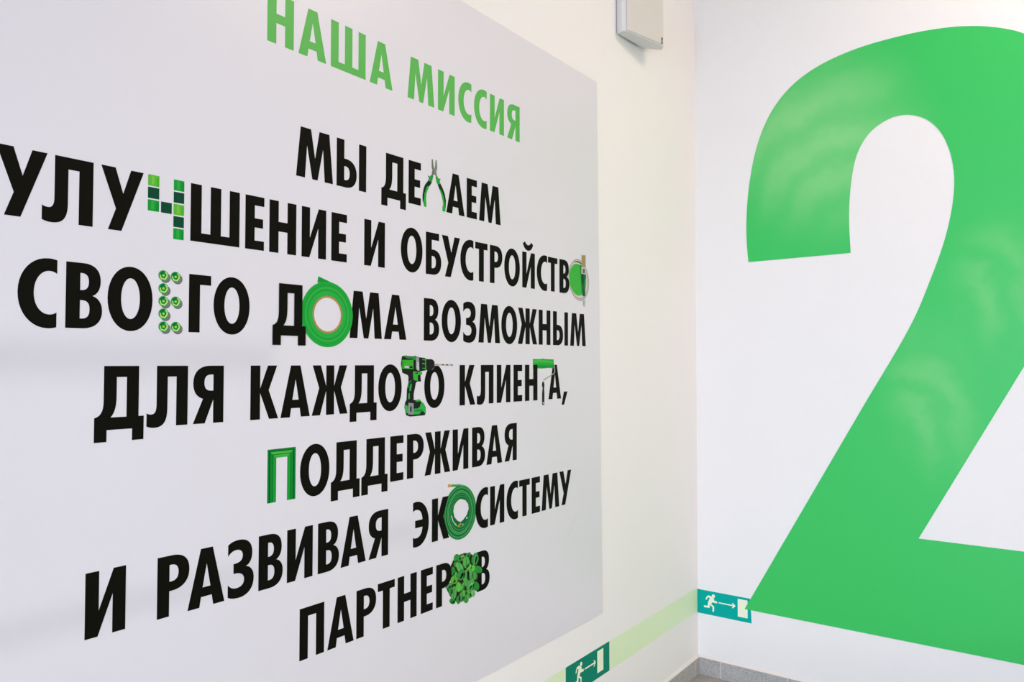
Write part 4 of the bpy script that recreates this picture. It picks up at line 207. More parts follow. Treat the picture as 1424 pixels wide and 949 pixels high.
# ---------------------------------------------------------------- materials
def lin(h):
    if isinstance(h, str):
        v = [int(h[i:i+2], 16)/255 for i in (1, 3, 5)]
        return tuple(x/12.92 if x <= .04045 else ((x+.055)/1.055)**2.4 for x in v)
    return h
MATS = {}
def mat(key, color, rough=.5, spec=.5, noise=0., nscale=30., bump=0., bscale=200., emit=None, coat=0.):
    if key in MATS: return MATS[key]
    m = bpy.data.materials.new(key); m.use_nodes = True; nt = m.node_tree; N, L = nt.nodes, nt.links
    b = N['Principled BSDF']; col = lin(color)
    b.inputs['Base Color'].default_value = (*col, 1); b.inputs['Roughness'].default_value = rough
    b.inputs['Specular IOR Level'].default_value = spec
    if coat: b.inputs['Coat Weight'].default_value = coat; b.inputs['Coat Roughness'].default_value = .12
    tc = N.new('ShaderNodeTexCoord')
    if noise:
        n = N.new('ShaderNodeTexNoise'); n.inputs['Scale'].default_value = nscale; n.inputs['Detail'].default_value = 5
        L.new(tc.outputs['Object'], n.inputs['Vector'])
        mx = N.new('ShaderNodeMixRGB'); mx.inputs[1].default_value = (*[c*(1-noise) for c in col], 1); mx.inputs[2].default_value = (*[min(1, c*(1+noise)) for c in col], 1)
        L.new(n.outputs['Fac'], mx.inputs[0]); L.new(mx.outputs[0], b.inputs['Base Color'])
    if bump:
        n = N.new('ShaderNodeTexNoise'); n.inputs['Scale'].default_value = bscale; n.inputs['Detail'].default_value = 4
        L.new(tc.outputs['Object'], n.inputs['Vector'])
        bp = N.new('ShaderNodeBump'); bp.inputs['Strength'].default_value = bump; bp.inputs['Distance'].default_value = .002
        L.new(n.outputs['Fac'], bp.inputs['Height']); L.new(bp.outputs[0], b.inputs['Normal'])
    if emit:
        b.inputs['Emission Color'].default_value = (*emit[0], 1); b.inputs['Emission Strength'].default_value = emit[1]
    MATS[key] = m; return m
M_WALL = mat('wall_paint', (.785, .765, .74), .62, .3, noise=.012, nscale=3, bump=.25, bscale=420)
M_CEIL = mat('ceiling_paint', (.82, .81, .79), .8, .2)
M_SHEET = mat('poster_sheet', (.645, .632, .658), .30, .4, noise=.006, nscale=14)
M_SHEETEDGE = mat('poster_edge', (.80, .77, .70), .5, .3)
M_BLACK = mat('black_ink', (.0045, .0045, .0026), .45, .04)
M_GREENINK = mat('headline_ink', (.075, .40, .062), .35, .25)
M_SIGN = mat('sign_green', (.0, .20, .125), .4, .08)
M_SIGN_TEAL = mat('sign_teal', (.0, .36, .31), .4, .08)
M_GLOW = mat('luminous_white', '#e6ead0', .45, .3)
M_STRIP = mat('luminous_strip', (.65, .79, .51), .42, .4, noise=.02, nscale=6)
M_STRIPEDGE = mat('luminous_strip_edge', (.74, .76, .55), .45, .4)
M_SPEAKER = mat('speaker_plastic', (.66, .65, .63), .45, .4)
M_DARK = mat('dark_plastic', (.05, .035, .02), .4, .4)
M_GOLD = mat('gold_badge', (.42, .32, .1), .35, .5)
M_GROUT = mat('grout', (.66, .62, .58), .8, .2, noise=.05, nscale=60)
M_METAL = mat('aluminium', (.6, .6, .6), .4, .5)
M_FRAME = mat('white_pvc', (.8, .8, .8), .35, .5)
M_DOOR = mat('grey_door', (.42, .43, .44), .5, .4)
M_LAMP = mat('lamp_diffuser', (.9, .88, .84), .5, .3, emit=((1, .85, .74), 1.4))

def tile_mat(key, dark, light):
    m = bpy.data.materials.new(key); m.use_nodes = True; nt = m.node_tree; N, L = nt.nodes, nt.links
    b = N['Principled BSDF']; b.inputs['Roughness'].default_value = .42; b.inputs['Specular IOR Level'].default_value = .45
    tc = N.new('ShaderNodeTexCoord')
    n = N.new('ShaderNodeTexNoise'); n.inputs['Scale'].default_value = 190; n.inputs['Detail'].default_value = 2; n.inputs['Roughness'].default_value = .7
    n2 = N.new('ShaderNodeTexNoise'); n2.inputs['Scale'].default_value = 9; n2.inputs['Detail'].default_value = 3
    L.new(tc.outputs['Object'], n.inputs['Vector']); L.new(tc.outputs['Object'], n2.inputs['Vector'])
    r = N.new('ShaderNodeValToRGB'); r.color_ramp.elements[0].position = .36; r.color_ramp.elements[1].position = .64
    r.color_ramp.elements[0].color = (*dark, 1); r.color_ramp.elements[1].color = (*light, 1)
    L.new(n.outputs['Fac'], r.inputs['Fac'])
    mx = N.new('ShaderNodeMixRGB'); mx.blend_type = 'MULTIPLY'; mx.inputs[0].default_value = .25
    L.new(r.outputs[0], mx.inputs[1]); L.new(n2.outputs['Fac'], mx.inputs[2]); L.new(mx.outputs[0], b.inputs['Base Color'])
    return m
M_SKIRT = tile_mat('granite_grey_tile', (.34, .335, .315), (.54, .53, .50))
M_FLOOR = tile_mat('granite_beige_tile', (.32, .305, .26), (.46, .44, .385))

def vinyl_green():
    """green vinyl film with the pale wiping smears left on it: arcs of dried cleaner over the bowl and the slanted stroke, with glare painted in at the upper left"""
    m = bpy.data.materials.new('green_vinyl'); m.use_nodes = True; nt = m.node_tree; N, L = nt.nodes, nt.links
    b = N['Principled BSDF']; b.inputs['Specular IOR Level'].default_value = .3
    geo = N.new('ShaderNodeNewGeometry')
    def math_(op, a, b_=None, clamp=False):
        n = N.new('ShaderNodeMath'); n.operation = op; n.use_clamp = clamp
        for k, v in ((0, a), (1, b_)):
            if v is None: continue
            if isinstance(v, (int, float)): n.inputs[k].default_value = v
            else: L.new(v, n.inputs[k])
        return n.outputs[0]
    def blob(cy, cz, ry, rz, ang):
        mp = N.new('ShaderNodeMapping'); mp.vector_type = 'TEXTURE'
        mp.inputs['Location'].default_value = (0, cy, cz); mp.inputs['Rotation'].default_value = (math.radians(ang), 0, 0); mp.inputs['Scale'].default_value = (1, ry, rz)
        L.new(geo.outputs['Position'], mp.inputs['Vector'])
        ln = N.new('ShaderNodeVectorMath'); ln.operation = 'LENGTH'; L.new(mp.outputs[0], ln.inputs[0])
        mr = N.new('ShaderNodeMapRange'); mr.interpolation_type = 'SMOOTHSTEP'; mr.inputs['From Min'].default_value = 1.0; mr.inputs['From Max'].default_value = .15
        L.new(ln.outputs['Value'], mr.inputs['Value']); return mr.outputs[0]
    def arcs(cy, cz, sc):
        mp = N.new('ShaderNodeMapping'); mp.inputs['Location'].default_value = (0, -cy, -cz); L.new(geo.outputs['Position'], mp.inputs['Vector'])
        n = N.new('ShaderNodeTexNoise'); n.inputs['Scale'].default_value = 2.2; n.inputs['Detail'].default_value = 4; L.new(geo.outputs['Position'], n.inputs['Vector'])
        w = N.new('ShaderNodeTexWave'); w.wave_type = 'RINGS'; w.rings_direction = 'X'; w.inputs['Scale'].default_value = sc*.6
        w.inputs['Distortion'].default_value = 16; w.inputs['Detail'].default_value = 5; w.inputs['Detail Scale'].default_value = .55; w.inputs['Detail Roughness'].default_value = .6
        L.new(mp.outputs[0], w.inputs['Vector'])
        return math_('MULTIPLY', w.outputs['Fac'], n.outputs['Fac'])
    a1 = math_('MULTIPLY', blob(-.56, 2.42, .50, .55, -35), math_('ADD', math_('MULTIPLY', arcs(-.75, 1.9, 2.6), .5), .36))  # upper left: wiping smears and the broad white glare, both painted as paler green
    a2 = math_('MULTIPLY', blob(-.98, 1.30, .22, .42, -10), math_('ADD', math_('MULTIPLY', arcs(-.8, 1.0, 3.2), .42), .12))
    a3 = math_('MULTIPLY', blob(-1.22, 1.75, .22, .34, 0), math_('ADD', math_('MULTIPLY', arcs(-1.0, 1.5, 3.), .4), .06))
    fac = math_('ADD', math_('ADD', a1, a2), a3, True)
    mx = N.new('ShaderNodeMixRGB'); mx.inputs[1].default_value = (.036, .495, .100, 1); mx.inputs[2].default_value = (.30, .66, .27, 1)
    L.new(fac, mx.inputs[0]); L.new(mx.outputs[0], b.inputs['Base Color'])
    rr = N.new('ShaderNodeMapRange'); rr.inputs['To Min'].default_value = .42; rr.inputs['To Max'].default_value = .6
    L.new(fac, rr.inputs['Value']); L.new(rr.outputs[0], b.inputs['Roughness'])
    return m
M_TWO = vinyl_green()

# ---------------------------------------------------------------- helpers
def link(name, me, parent=None, loc=(0, 0, 0), m=None):
    o = bpy.data.objects.new(name, me); COL.objects.link(o)
    loc = Vector(loc)
    if parent is not None:
        o.parent = parent
        o.location = loc - world_loc(parent)
    else: o.location = loc
    if m is not None and me is not None and not me.materials: me.materials.append(m)
    return o
def world_loc(o):
    v = Vector((0, 0, 0))
    while o is not None: v += o.location; o = o.parent
    return v
def tag(o, label=None, cat=None, group=None, kind=None):
    if label: o['label'] = label
    if cat: o['category'] = cat
    if group: o['group'] = group
    if kind: o['kind'] = kind
    return o
def box_mesh(name, sx, sy, sz, bevel=0, m=None):
    """box with its corner-origin at the centre of the bottom face"""
    bm = bmesh.new(); bmesh.ops.create_cube(bm, size=1)
    bmesh.ops.scale(bm, vec=(sx, sy, sz), verts=bm.verts); bmesh.ops.translate(bm, vec=(0, 0, sz/2), verts=bm.verts)
    if bevel: bmesh.ops.bevel(bm, geom=bm.edges[:], offset=bevel, segments=2, affect='EDGES', profile=.6)
    me = bpy.data.meshes.new(name); bm.to_mesh(me); bm.free()
    if m: me.materials.append(m)
    return me
def box(name, x0, x1, y0, y1, z0, z1, m, parent=None, bevel=0):
    me = box_mesh(name, x1-x0, y1-y0, z1-z0, bevel, m)
    return link(name, me, parent, ((x0+x1)/2, (y0+y1)/2, z0))
def fill_mesh(name, contours, thick):
    """flat shape with holes, filled and given a thickness; lies in XY, from z=0 to z=thick"""
    cu = bpy.data.curves.new(name, 'CURVE'); cu.dimensions = '2D'; cu.fill_mode = 'BOTH'; cu.extrude = thick/2
    for c in contours:
        s = cu.splines.new('POLY'); s.points.add(len(c)-1)
        for p, q in zip(s.points, c): p.co = (q[0], q[1], 0, 1)
        s.use_cyclic_u = True
    o = bpy.data.objects.new(name, cu)
    me = bpy.data.meshes.new_from_object(o)
    bpy.data.objects.remove(o); bpy.data.curves.remove(cu)
    bm = bmesh.new(); bm.from_mesh(me)
    bmesh.ops.remove_doubles(bm, verts=bm.verts, dist=1e-7)
    bmesh.ops.translate(bm, vec=(0, 0, thick/2), verts=bm.verts)
    bm.to_mesh(me); bm.free(); me.name = name
    return me
def orient(me, wall):
    bm = bmesh.new(); bm.from_mesh(me)
    for v in bm.verts:
        x, y, z = v.co
        v.co = (x, -z, y) if wall == 'L' else (-z, x, y)
    bmesh.ops.recalc_face_normals(bm, faces=bm.faces)
    bm.to_mesh(me); bm.free(); return me
def flat(name, contours, wall, off, thick, m, parent=None, origin=None):
    """flat thing on a wall: contours in metres along the wall and up; off = distance of its back from the wall plane"""
    xs = [p[0] for p in contours[0]]; zs = [p[1] for p in contours[0]]
    ox, oz = origin or ((min(xs)+max(xs))/2, min(zs))
    me = orient(fill_mesh(name, [[(a-ox, b-oz) for a, b in c] for c in contours], thick), wall)
    me.materials.append(m)
    loc = (ox, -off, oz) if wall == 'L' else (-off, ox, oz)
    return link(name, me, parent, loc)
def rect(a0, b0, a1, b1): return [(a0, b0), (a1, b0), (a1, b1), (a0, b1)]
def parse(s):
    out = []
    for c in s.split('|'):
        v = [float(x) for x in c.split()]; out.append(list(zip(v[0::2], v[1::2])))
    return out

# ---------------------------------------------------------------- structure
def slab(name, x0, x1, y0, y1, z0, z1, m, parent=None): 
    return tag(box(name, x0, x1, y0, y1, z0, z1, m, parent), kind='structure')
def wall_with_hole(name, axis, plane, back, a0, a1, z0, z1, hole, m):
    """wall slab between plane and back, with one rectangular opening (a0,a1,z0,z1)"""
    bm = bmesh.new(); h0, h1, hz0, hz1 = hole
    def cub(p0, p1, q0, q1):
        if p1-p0 < 1e-6 or q1-q0 < 1e-6: return
        r = bmesh.ops.create_cube(bm, size=1)['verts']; lo, hi = min(plane, back), max(plane, back)
        for v in r:
            s = v.co.copy()
            t = lo if s.y < 0 else hi
            a = p0 if s.x < 0 else p1
            z = q0 if s.z < 0 else q1
            v.co = (a, t, z) if axis == 'X' else (t, a, z)
    cub(a0, h0, z0, z1); cub(h1, a1, z0, z1); cub(h0, h1, z0, hz0); cub(h0, h1, hz1, z1)
    bmesh.ops.recalc_face_normals(bm, faces=bm.faces)
    me = bpy.data.meshes.new(name); bm.to_mesh(me); bm.free(); me.materials.append(m)
    return tag(link(name, me), kind='structure')
wall_left = slab('wall_left', -ROOM_L, .15, 0, .15, 0, ROOM_H, M_WALL)
wall_right = slab('wall_right', 0, .15, -ROOM_D, 0, 0, ROOM_H, M_WALL)
wall_back = wall_with_hole('wall_back', 'Y', -ROOM_L, -ROOM_L-.15, -ROOM_D-.15, .15, 0, ROOM_H, (-2.55, -.55, .15, 2.55), M_WALL)
wall_opposite = wall_with_hole('wall_opposite', 'X', -ROOM_D, -ROOM_D-.15, -ROOM_L, .15, 0, ROOM_H, (-5.4, -2.4, .92, 2.55), M_WALL)
slab('ceiling', -ROOM_L-.15, .15, -ROOM_D-.15, .15, ROOM_H, ROOM_H+.12, M_CEIL)
for n, (ax, P0, a0, a1, z0, z1) in enumerate((('Y', -ROOM_L, -2.55, -.55, .15, 2.55), ('X', -ROOM_D, -5.4, -2.4, .92, 2.55)), 1):
    w = bpy.data.objects.new('window_%d' % n, None); COL.objects.link(w)
    w.location = (P0-.06, (a0+a1)/2, z0) if ax == 'Y' else ((a0+a1)/2, P0-.06, z0)
    tag(w, kind='structure')
    def wb(nm, p0, p1, q0, q1, t=.06):
        if ax == 'Y': box(nm, P0-.06-t/2, P0-.06+t/2, p0, p1, q0, q1, M_FRAME, w, .004)
        else: box(nm, p0, p1, P0-.06-t/2, P0-.06+t/2, q0, q1, M_FRAME, w, .004)
    wb('window_frame', a0, a0+.06, z0, z1); wb('window_frame', a1-.06, a1, z0, z1)
    wb('window_frame', a0+.06, a1-.06, z0, z0+.06); wb('window_frame', a0+.06, a1-.06, z1-.06, z1)
    mc = (a0+a1)/2 if ax == 'Y' else -4.78
    wb('window_mullion', mc-.035, mc+.035, z0+.06, z1-.06)
# floor of real tiles over a grout bed
floor = slab('floor', -ROOM_L-.15, .15, -ROOM_D-.15, .15, -.12, -.003, M_GROUT)
FX0, FY0, TS, GJ = -.056, -.111, .300, .0045
def tmesh(sx, sy, sz, m, cache={}):
    k = (round(sx, 4), round(sy, 4), round(sz, 4), m.name)
    if k not in cache: cache[k] = box_mesh('tile', sx, sy, sz, .0012, m)
    return cache[k]
ylines = [0, FY0]+[FY0-TS*k for k in range(1, 10)]+[-ROOM_D]
xlines = [0, FX0]+[FX0-TS*k for k in range(1, 9)]
for i in range(len(xlines)-1):
    for j in range(len(ylines)-1):
        a, b_ = xlines[i+1], xlines[i]; c, d = ylines[j+1], ylines[j]
        link('floor_tile', tmesh(b_-a-GJ, d-c-GJ, .008, M_FLOOR), floor, ((a+b_)/2, (c+d)/2, -.0072+random.uniform(0, .0003)))
t = link('floor_tiling', box_mesh('floor_tiling', ROOM_L+xlines[-1]-.004, ROOM_D-.01, .008, 0, M_FLOOR), floor, ((-ROOM_L+xlines[-1]-.004)/2, -ROOM_D/2, -.0072)); tag(t, kind='stuff')
# tiled skirting
SK, ST = .0785, .009
bl = slab('baseboard_left', -ROOM_L, 0, -.0080, 0, 0, SK-.003, M_GROUT)
br = slab('baseboard_right', -.0080, 0, -ROOM_D, -.0080, 0, SK-.003, M_GROUT)
bo = slab('baseboard_opposite', -ROOM_L, -.003, -ROOM_D, -ROOM_D+.012, 0, SK, M_SKIRT)
edges = [-ST-.001, FX0]+[FX0-TS*k for k in range(1, 19)]
for i in range(len(edges)-1):
    a, b_ = edges[i+1], edges[i]
    link('skirting_tile', tmesh(b_-a-.004, ST-.002, SK-.004, M_SKIRT), bl, ((a+b_)/2, -.0025-(ST-.002)/2, .002))
edges = [-.0045, FY0]+[FY0-TS*k for k in range(1, 10)]
for i in range(len(edges)-1):
    a, b_ = edges[i+1], edges[i]
    link('skirting_tile', tmesh(ST-.002, b_-a-.004, SK-.004, M_SKIRT), br, (-.0025-(ST-.002)/2, (a+b_)/2, .002))
def bead(name, parent, pts):
    """slanted bead of sealant along the top of the skirting: profile swept between two ends"""
    bm = bmesh.new(); rows = [[bm.verts.new(p) for p in sec] for sec in pts]
    n = len(rows[0])
    for k in range(n): bm.faces.new((rows[0][k], rows[0][(k+1) % n], rows[1][(k+1) % n], rows[1][k]))
    bm.faces.new(rows[0]); bm.faces.new(rows[1][::-1]); bmesh.ops.recalc_face_normals(bm, faces=bm.faces)
    me = bpy.data.meshes.new(name); bm.to_mesh(me); bm.free(); me.materials.append(mat('sealant', (.70, .655, .61), .6, .3))
    ob = link(name, me); ob.parent = parent; ob.location = -world_loc(parent)
    return ob
bead('sealant_bead', bl, [[(x, 0, SK+.012), (x, -.003, SK+.009), (x, -ST-.0008, SK+.0005), (x, -ST+.001, SK-.002), (x, 0, SK-.002)] for x in (-ROOM_L, 0)])
bead('sealant_bead', br, [[(0, y, SK+.012), (-.003, y, SK+.009), (-ST-.0008, y, SK+.0005), (-ST+.001, y, SK-.002), (0, y, SK-.002)] for y in (-ROOM_D, 0)])
# balustrade beside the viewer: three rails between steel posts
bal = bpy.data.objects.new('balustrade', None); COL.objects.link(bal); bal.location = (-4.1, -1.6, 0)
tag(bal, 'grey steel stair balustrade of three rails beside the viewer', 'railing')
def tube_x(name, x0, x1, y, z, r, m, parent):
    bm = bmesh.new(); bmesh.ops.create_cone(bm, cap_ends=True, segments=16, radius1=r, radius2=r, depth=x1-x0)
    bmesh.ops.rotate(bm, cent=(0, 0, 0), matrix=Matrix.Rotation(math.pi/2, 3, 'Y'), verts=bm.verts)
    me = bpy.data.meshes.new(name); bm.to_mesh(me); bm.free(); me.materials.append(m)
    return link(name, me, parent, ((x0+x1)/2, y, z))
M_RAIL = mat('rail_grey', (.22, .22, .22), .4, .5)
for z, r, xe in ((1.399, .021, -3.22), (1.117, .013, -2.93), (.836, .013, -2.93)):
    tube_x('rail', -5.2, xe, -1.6, z, r, M_RAIL, bal)
for x in (-5.15, -4.3): box('post', x-.02, x+.02, -1.62, -1.58, 0, 1.40, M_RAIL, bal)
box('post', -3.74, -3.70, -1.62, -1.58, 0, 1.40, M_RAIL, bal)
# ceiling lamps
LY = -2.05
for x in (-.72, -3.6):
    lp = bpy.data.objects.new('ceiling_lamp', None); COL.objects.link(lp); lp.location = (x, LY, ROOM_H)
    tag(lp, 'square white ceiling lamp nearer the corner with the big 2' if x > -2 else 'square white ceiling lamp above and behind the viewer', 'lamp')
    for (a0, a1, b0, b1) in ((-.55, .55, -.55, -.52), (-.55, .55, .52, .55), (-.55, -.52, -.52, .52), (.52, .55, -.52, .52)):
        box('lamp_frame', x+a0, x+a1, LY+b0, LY+b1, ROOM_H-.05, ROOM_H, M_FRAME, lp)
    box('diffuser', x-.52, x+.52, LY-.52, LY+.52, ROOM_H-.04, ROOM_H-.005, M_LAMP, lp)
    area('lamp_light', (x, LY, ROOM_H-.055), (x, LY, 0), 1.04, 1.04, 40 if x > -2 else 6, (1, .78, .63))

# ---------------------------------------------------------------- the poster
PZ0, PZ1, PT = .5185, 2.5100, .003
poster = flat('mission_poster', [[(-3.02, PZ0), (-.9065, PZ0), (-.9378, PZ1), (-3.02, PZ1)]], 'L', 0, PT, M_SHEET)
tag(poster, 'large pale grey printed sheet of green and black Cyrillic lettering on the left wall', 'poster')
flat('sheet_edge', [[(-.9065, PZ0), (-.9055, PZ0), (-.9368, PZ1+.001), (-3.02, PZ1+.001), (-3.02, PZ1), (-.9378, PZ1)]], 'L', 0, PT+.0004, M_SHEETEDGE, poster)

# glyphs: path strings, cap height 1.  L = line, h/v = quarter arc leaving horizontally / vertically
def path(s):
    tk = s.split(); out = []; cur = None; i = 0; K = .575
    while i < len(tk):
        c = tk[i]
        if c in 'MLhv':
            x, y = float(tk[i+1]), float(tk[i+2]); i += 3
            if c in 'ML': out.append((x, y))
            else:
                x0, y0 = cur; dx, dy = x-x0, y-y0
                c1, c2 = ((x0+K*dx, y0), (x, y-K*dy)) if c == 'h' else ((x0, y0+K*dy), (x-K*dx, y))
                for k in range(1, 11):
                    t = k/10; a, b, g, d = (1-t)**3, 3*t*(1-t)**2, 3*t*t*(1-t), t**3
                    out.append((a*x0+b*c1[0]+g*c2[0]+d*x, a*y0+b*c1[1]+g*c2[1]+d*y))
            cur = (x, y)
        elif c == 'C':
            p = [float(v) for v in tk[i+1:i+7]]; i += 7; x0, y0 = cur
            for k in range(1, 11):
                t = k/10; a, b, g, d = (1-t)**3, 3*t*(1-t)**2, 3*t*t*(1-t), t**3
                out.append((a*x0+b*p[0]+g*p[2]+d*p[4], a*y0+b*p[1]+g*p[3]+d*p[5]))
            cur = (p[4], p[5])
        else: raise ValueError(c)
    return out
GL = {
 'Н': (.607, ['M 0 0 L .203 0 L .203 .415 L .404 .415 L .404 0 L .607 0 L .607 1 L .404 1 L .404 .60 L .203 .60 L .203 1 L 0 1']),
 'А': (.688, ['M 0 0 L .215 0 L .243 .175 L .445 .175 L .473 0 L .688 0 L .455 1 L .233 1', 'M .270 .335 L .418 .335 L .344 .735']),
 'Ш': (.950, ['M 0 0 L .95 0 L .95 1 L .747 1 L .747 .155 L .5765 .155 L .5765 1 L .3735 1 L .3735 .155 L .203 .155 L .203 1 L 0 1']),
 'М': (.914, ['M 0 0 L .212 0 L .258 .66 L .392 0 L .522 0 L .656 .66 L .702 0 L .914 0 L .812 1 L .562 1 L .457 .42 L .352 1 L .102 1']),
 'И': (.608, ['M 0 0 L .19 0 L .408 .61 L .408 0 L .608 0 L .608 1 L .418 1 L .2 .39 L .2 1 L 0 1']),
 'С': (.517, ['M .517 1.0 C .47 1.014 .44 1.018 .40 1.018 h 0 .5 v .40 -.018 C .44 -.018 .475 -.012 .517 .003 L .517 .222 C .48 .196 .45 .188 .415 .188 h .208 .5 v .415 .832 C .45 .832 .485 .822 .517 .795']),
 'Э': (.528, ['M 0 1.0 C .04 1.014 .075 1.018 .12 1.018 h .528 .5 v .12 -.018 C .075 -.018 .04 -.012 0 .003 L 0 .222 C .03 .196 .065 .188 .10 .188 C .22 .188 .30 .26 .312 .42 L .07 .42 L .07 .59 L .312 .59 C .30 .76 .22 .832 .10 .832 C .065 .832 .03 .822 0 .795']),
 'Я': (.572, ['M 0 0 L .218 0 L .375 .41 L .375 0 L .572 0 L .572 1 L .32 1 C .12 1 0 .90 0 .70 C 0 .54 .07 .46 .18 .425', 'M .375 .845 L .33 .845 C .245 .845 .205 .80 .205 .705 C .205 .61 .245 .565 .33 .565 L .375 .565']),
 'Р': (.550, ['M 0 0 L .203 0 L .203 .415 L .25 .415 C .44 .415 .55 .53 .55 .71 C .55 .90 .44 1 .25 1 L 0 1', 'M .203 .845 L .24 .845 C .32 .845 .36 .79 .36 .71 C .36 .62 .32 .57 .24 .57 L .203 .57']),
 'Ь': (.546, ['M 0 0 L .25 0 C .44 0 .546 .12 .546 .30 C .546 .49 .44 .605 .25 .605 L .203 .605 L .203 1 L 0 1', 'M .203 .155 L .235 .155 C .32 .155 .352 .21 .352 .30 C .352 .39 .32 .445 .235 .445 L .203 .445']),
 'I': (.203, ['M 0 0 L .203 0 L .203 1 L 0 1']),
 'Б': (.542, ['M 0 0 L .25 0 C .44 0 .542 .12 .542 .30 C .542 .49 .44 .60 .25 .60 L .203 .60 L .203 .83 L .46 .83 L .46 1 L 0 1', 'M .203 .155 L .235 .155 C .32 .155 .35 .21 .35 .30 C .35 .39 .32 .445 .235 .445 L .203 .445']),
 'В': (.532, ['M 0 0 L .24 0 C .43 0 .532 .11 .532 .275 C .532 .39 .48 .475 .385 .505 C .46 .535 .505 .62 .505 .735 C .505 .90 .42 1 .24 1 L 0 1', 'M .203 .15 L .23 .15 C .31 .15 .345 .20 .345 .29 C .345 .385 .31 .43 .23 .43 L .203 .43', 'M .203 .585 L .225 .585 C .295 .585 .33 .63 .33 .715 C .33 .80 .295 .845 .225 .845 L .203 .845']),
 'Д': (.767, ['M 0 -.185 L .187 -.185 L .187 0 L .583 0 L .583 -.185 L .767 -.185 L .767 .195 L .682 .195 L .682 1 L .137 1 L .137 .46 C .137 .30 .10 .22 0 .195', 'M .245 .195 L .49 .195 L .49 .825 L .332 .825 L .332 .52 C .332 .36 .305 .26 .245 .195']),
 'Л': (.700, ['M 0 .23 L 0 .015 C .03 -.005 .08 -.016 .13 -.016 C .29 -.016 .347 .09 .347 .30 L .347 .82 L .50 .82 L .50 0 L .70 0 L .70 1 L .163 1 L .163 .36 C .163 .26 .14 .205 .08 .205 C .05 .205 .02 .21 0 .23']),
 'Е': (.407, ['M 0 0 L .407 0 L .407 .172 L .200 .172 L .200 .415 L .383 .415 L .383 .588 L .200 .588 L .200 .828 L .407 .828 L .407 1 L 0 1']),
 'У': (.665, ['M .114 0 L .323 0 L .665 1 L .463 1 L .342 .60 L .218 1 L 0 1 L .232 .345']),
 'Т': (.505, ['M .151 0 L .354 0 L .354 .83 L .505 .83 L .505 1 L 0 1 L 0 .83 L .151 .83']),
 'К': (.607, ['M 0 0 L .205 0 L .205 .49 L .405 0 L .607 0 L .392 .54 L .575 1 L .372 1 L .205 .57 L .205 1 L 0 1']),
 'Ж': (.917, ['M 0 0 L .205 0 L .357 .49 L .357 0 L .56 0 L .56 .49 L .712 0 L .917 0 L .737 .545 L .902 1 L .697 1 L .56 .575 L .56 1 L .357 1 L .357 .575 L .22 1 L .015 1 L .18 .545']),
 'Г': (.410, ['M 0 0 L .203 0 L .203 .828 L .41 .828 L .41 1 L 0 1']),
 'П': (.607, ['M 0 0 L .203 0 L .203 .825 L .404 .825 L .404 0 L .607 0 L .607 1 L 0 1']),
 'О': (.715, ['M .3575 1.018 h .715 .5 v .3575 -.018 h 0 .5 v .3575 1.018', 'M .3575 .832 h .208 .5 v .3575 .178 h .507 .5 v .3575 .832']),
 'З': (.525, ['M 0 .955 C .05 .995 .12 1.018 .22 1.018 C .39 1.018 .49 .92 .49 .755 C .49 .63 .45 .55 .36 .52 C .46 .50 .525 .41 .525 .29 C .525 .10 .41 -.018 .22 -.018 C .13 -.018 .05 .0 0 .035 L 0 .255 C .04 .20 .10 .165 .17 .165 C .27 .165 .325 .21 .325 .295 C .325 .38 .26 .435 .11 .43 L .11 .605 C .24 .605 .295 .645 .295 .73 C .295 .80 .25 .845 .17 .845 C .10 .845 .04 .815 0 .755']),
 'breve': (.500, ['M 0 1.235 C .06 1.10 .15 1.05 .25 1.05 C .35 1.05 .44 1.10 .50 1.235 L .395 1.30 C .36 1.235 .31 1.205 .25 1.205 C .19 1.205 .14 1.235 .105 1.30']),
 ',': (.327, ['M 0 -.19 L .135 -.19 L .327 .20 L .125 .20']),
}
INK = .0003
def hexmat(h): return mat('ink_'+h[1:], [c*.80 for c in lin(h)], .40, .10, noise=.05, nscale=60)
glyph_mesh = {}
def letter(ch, u0, u1, zb, cap, m, layer=0, parent=None, name='letter'):
    w, cs = GL[ch]; key = (ch, m.name)
    if key not in glyph_mesh:
        me = orient(fill_mesh('letter_shape', [path(c) for c in cs], INK), 'L'); me.materials.append(m); glyph_mesh[key] = me
    o = link(name, glyph_mesh[key], parent or poster, (u0, -(PT+.00005*layer), zb))
    o.scale = ((u1-u0)/w, 1, cap); return o
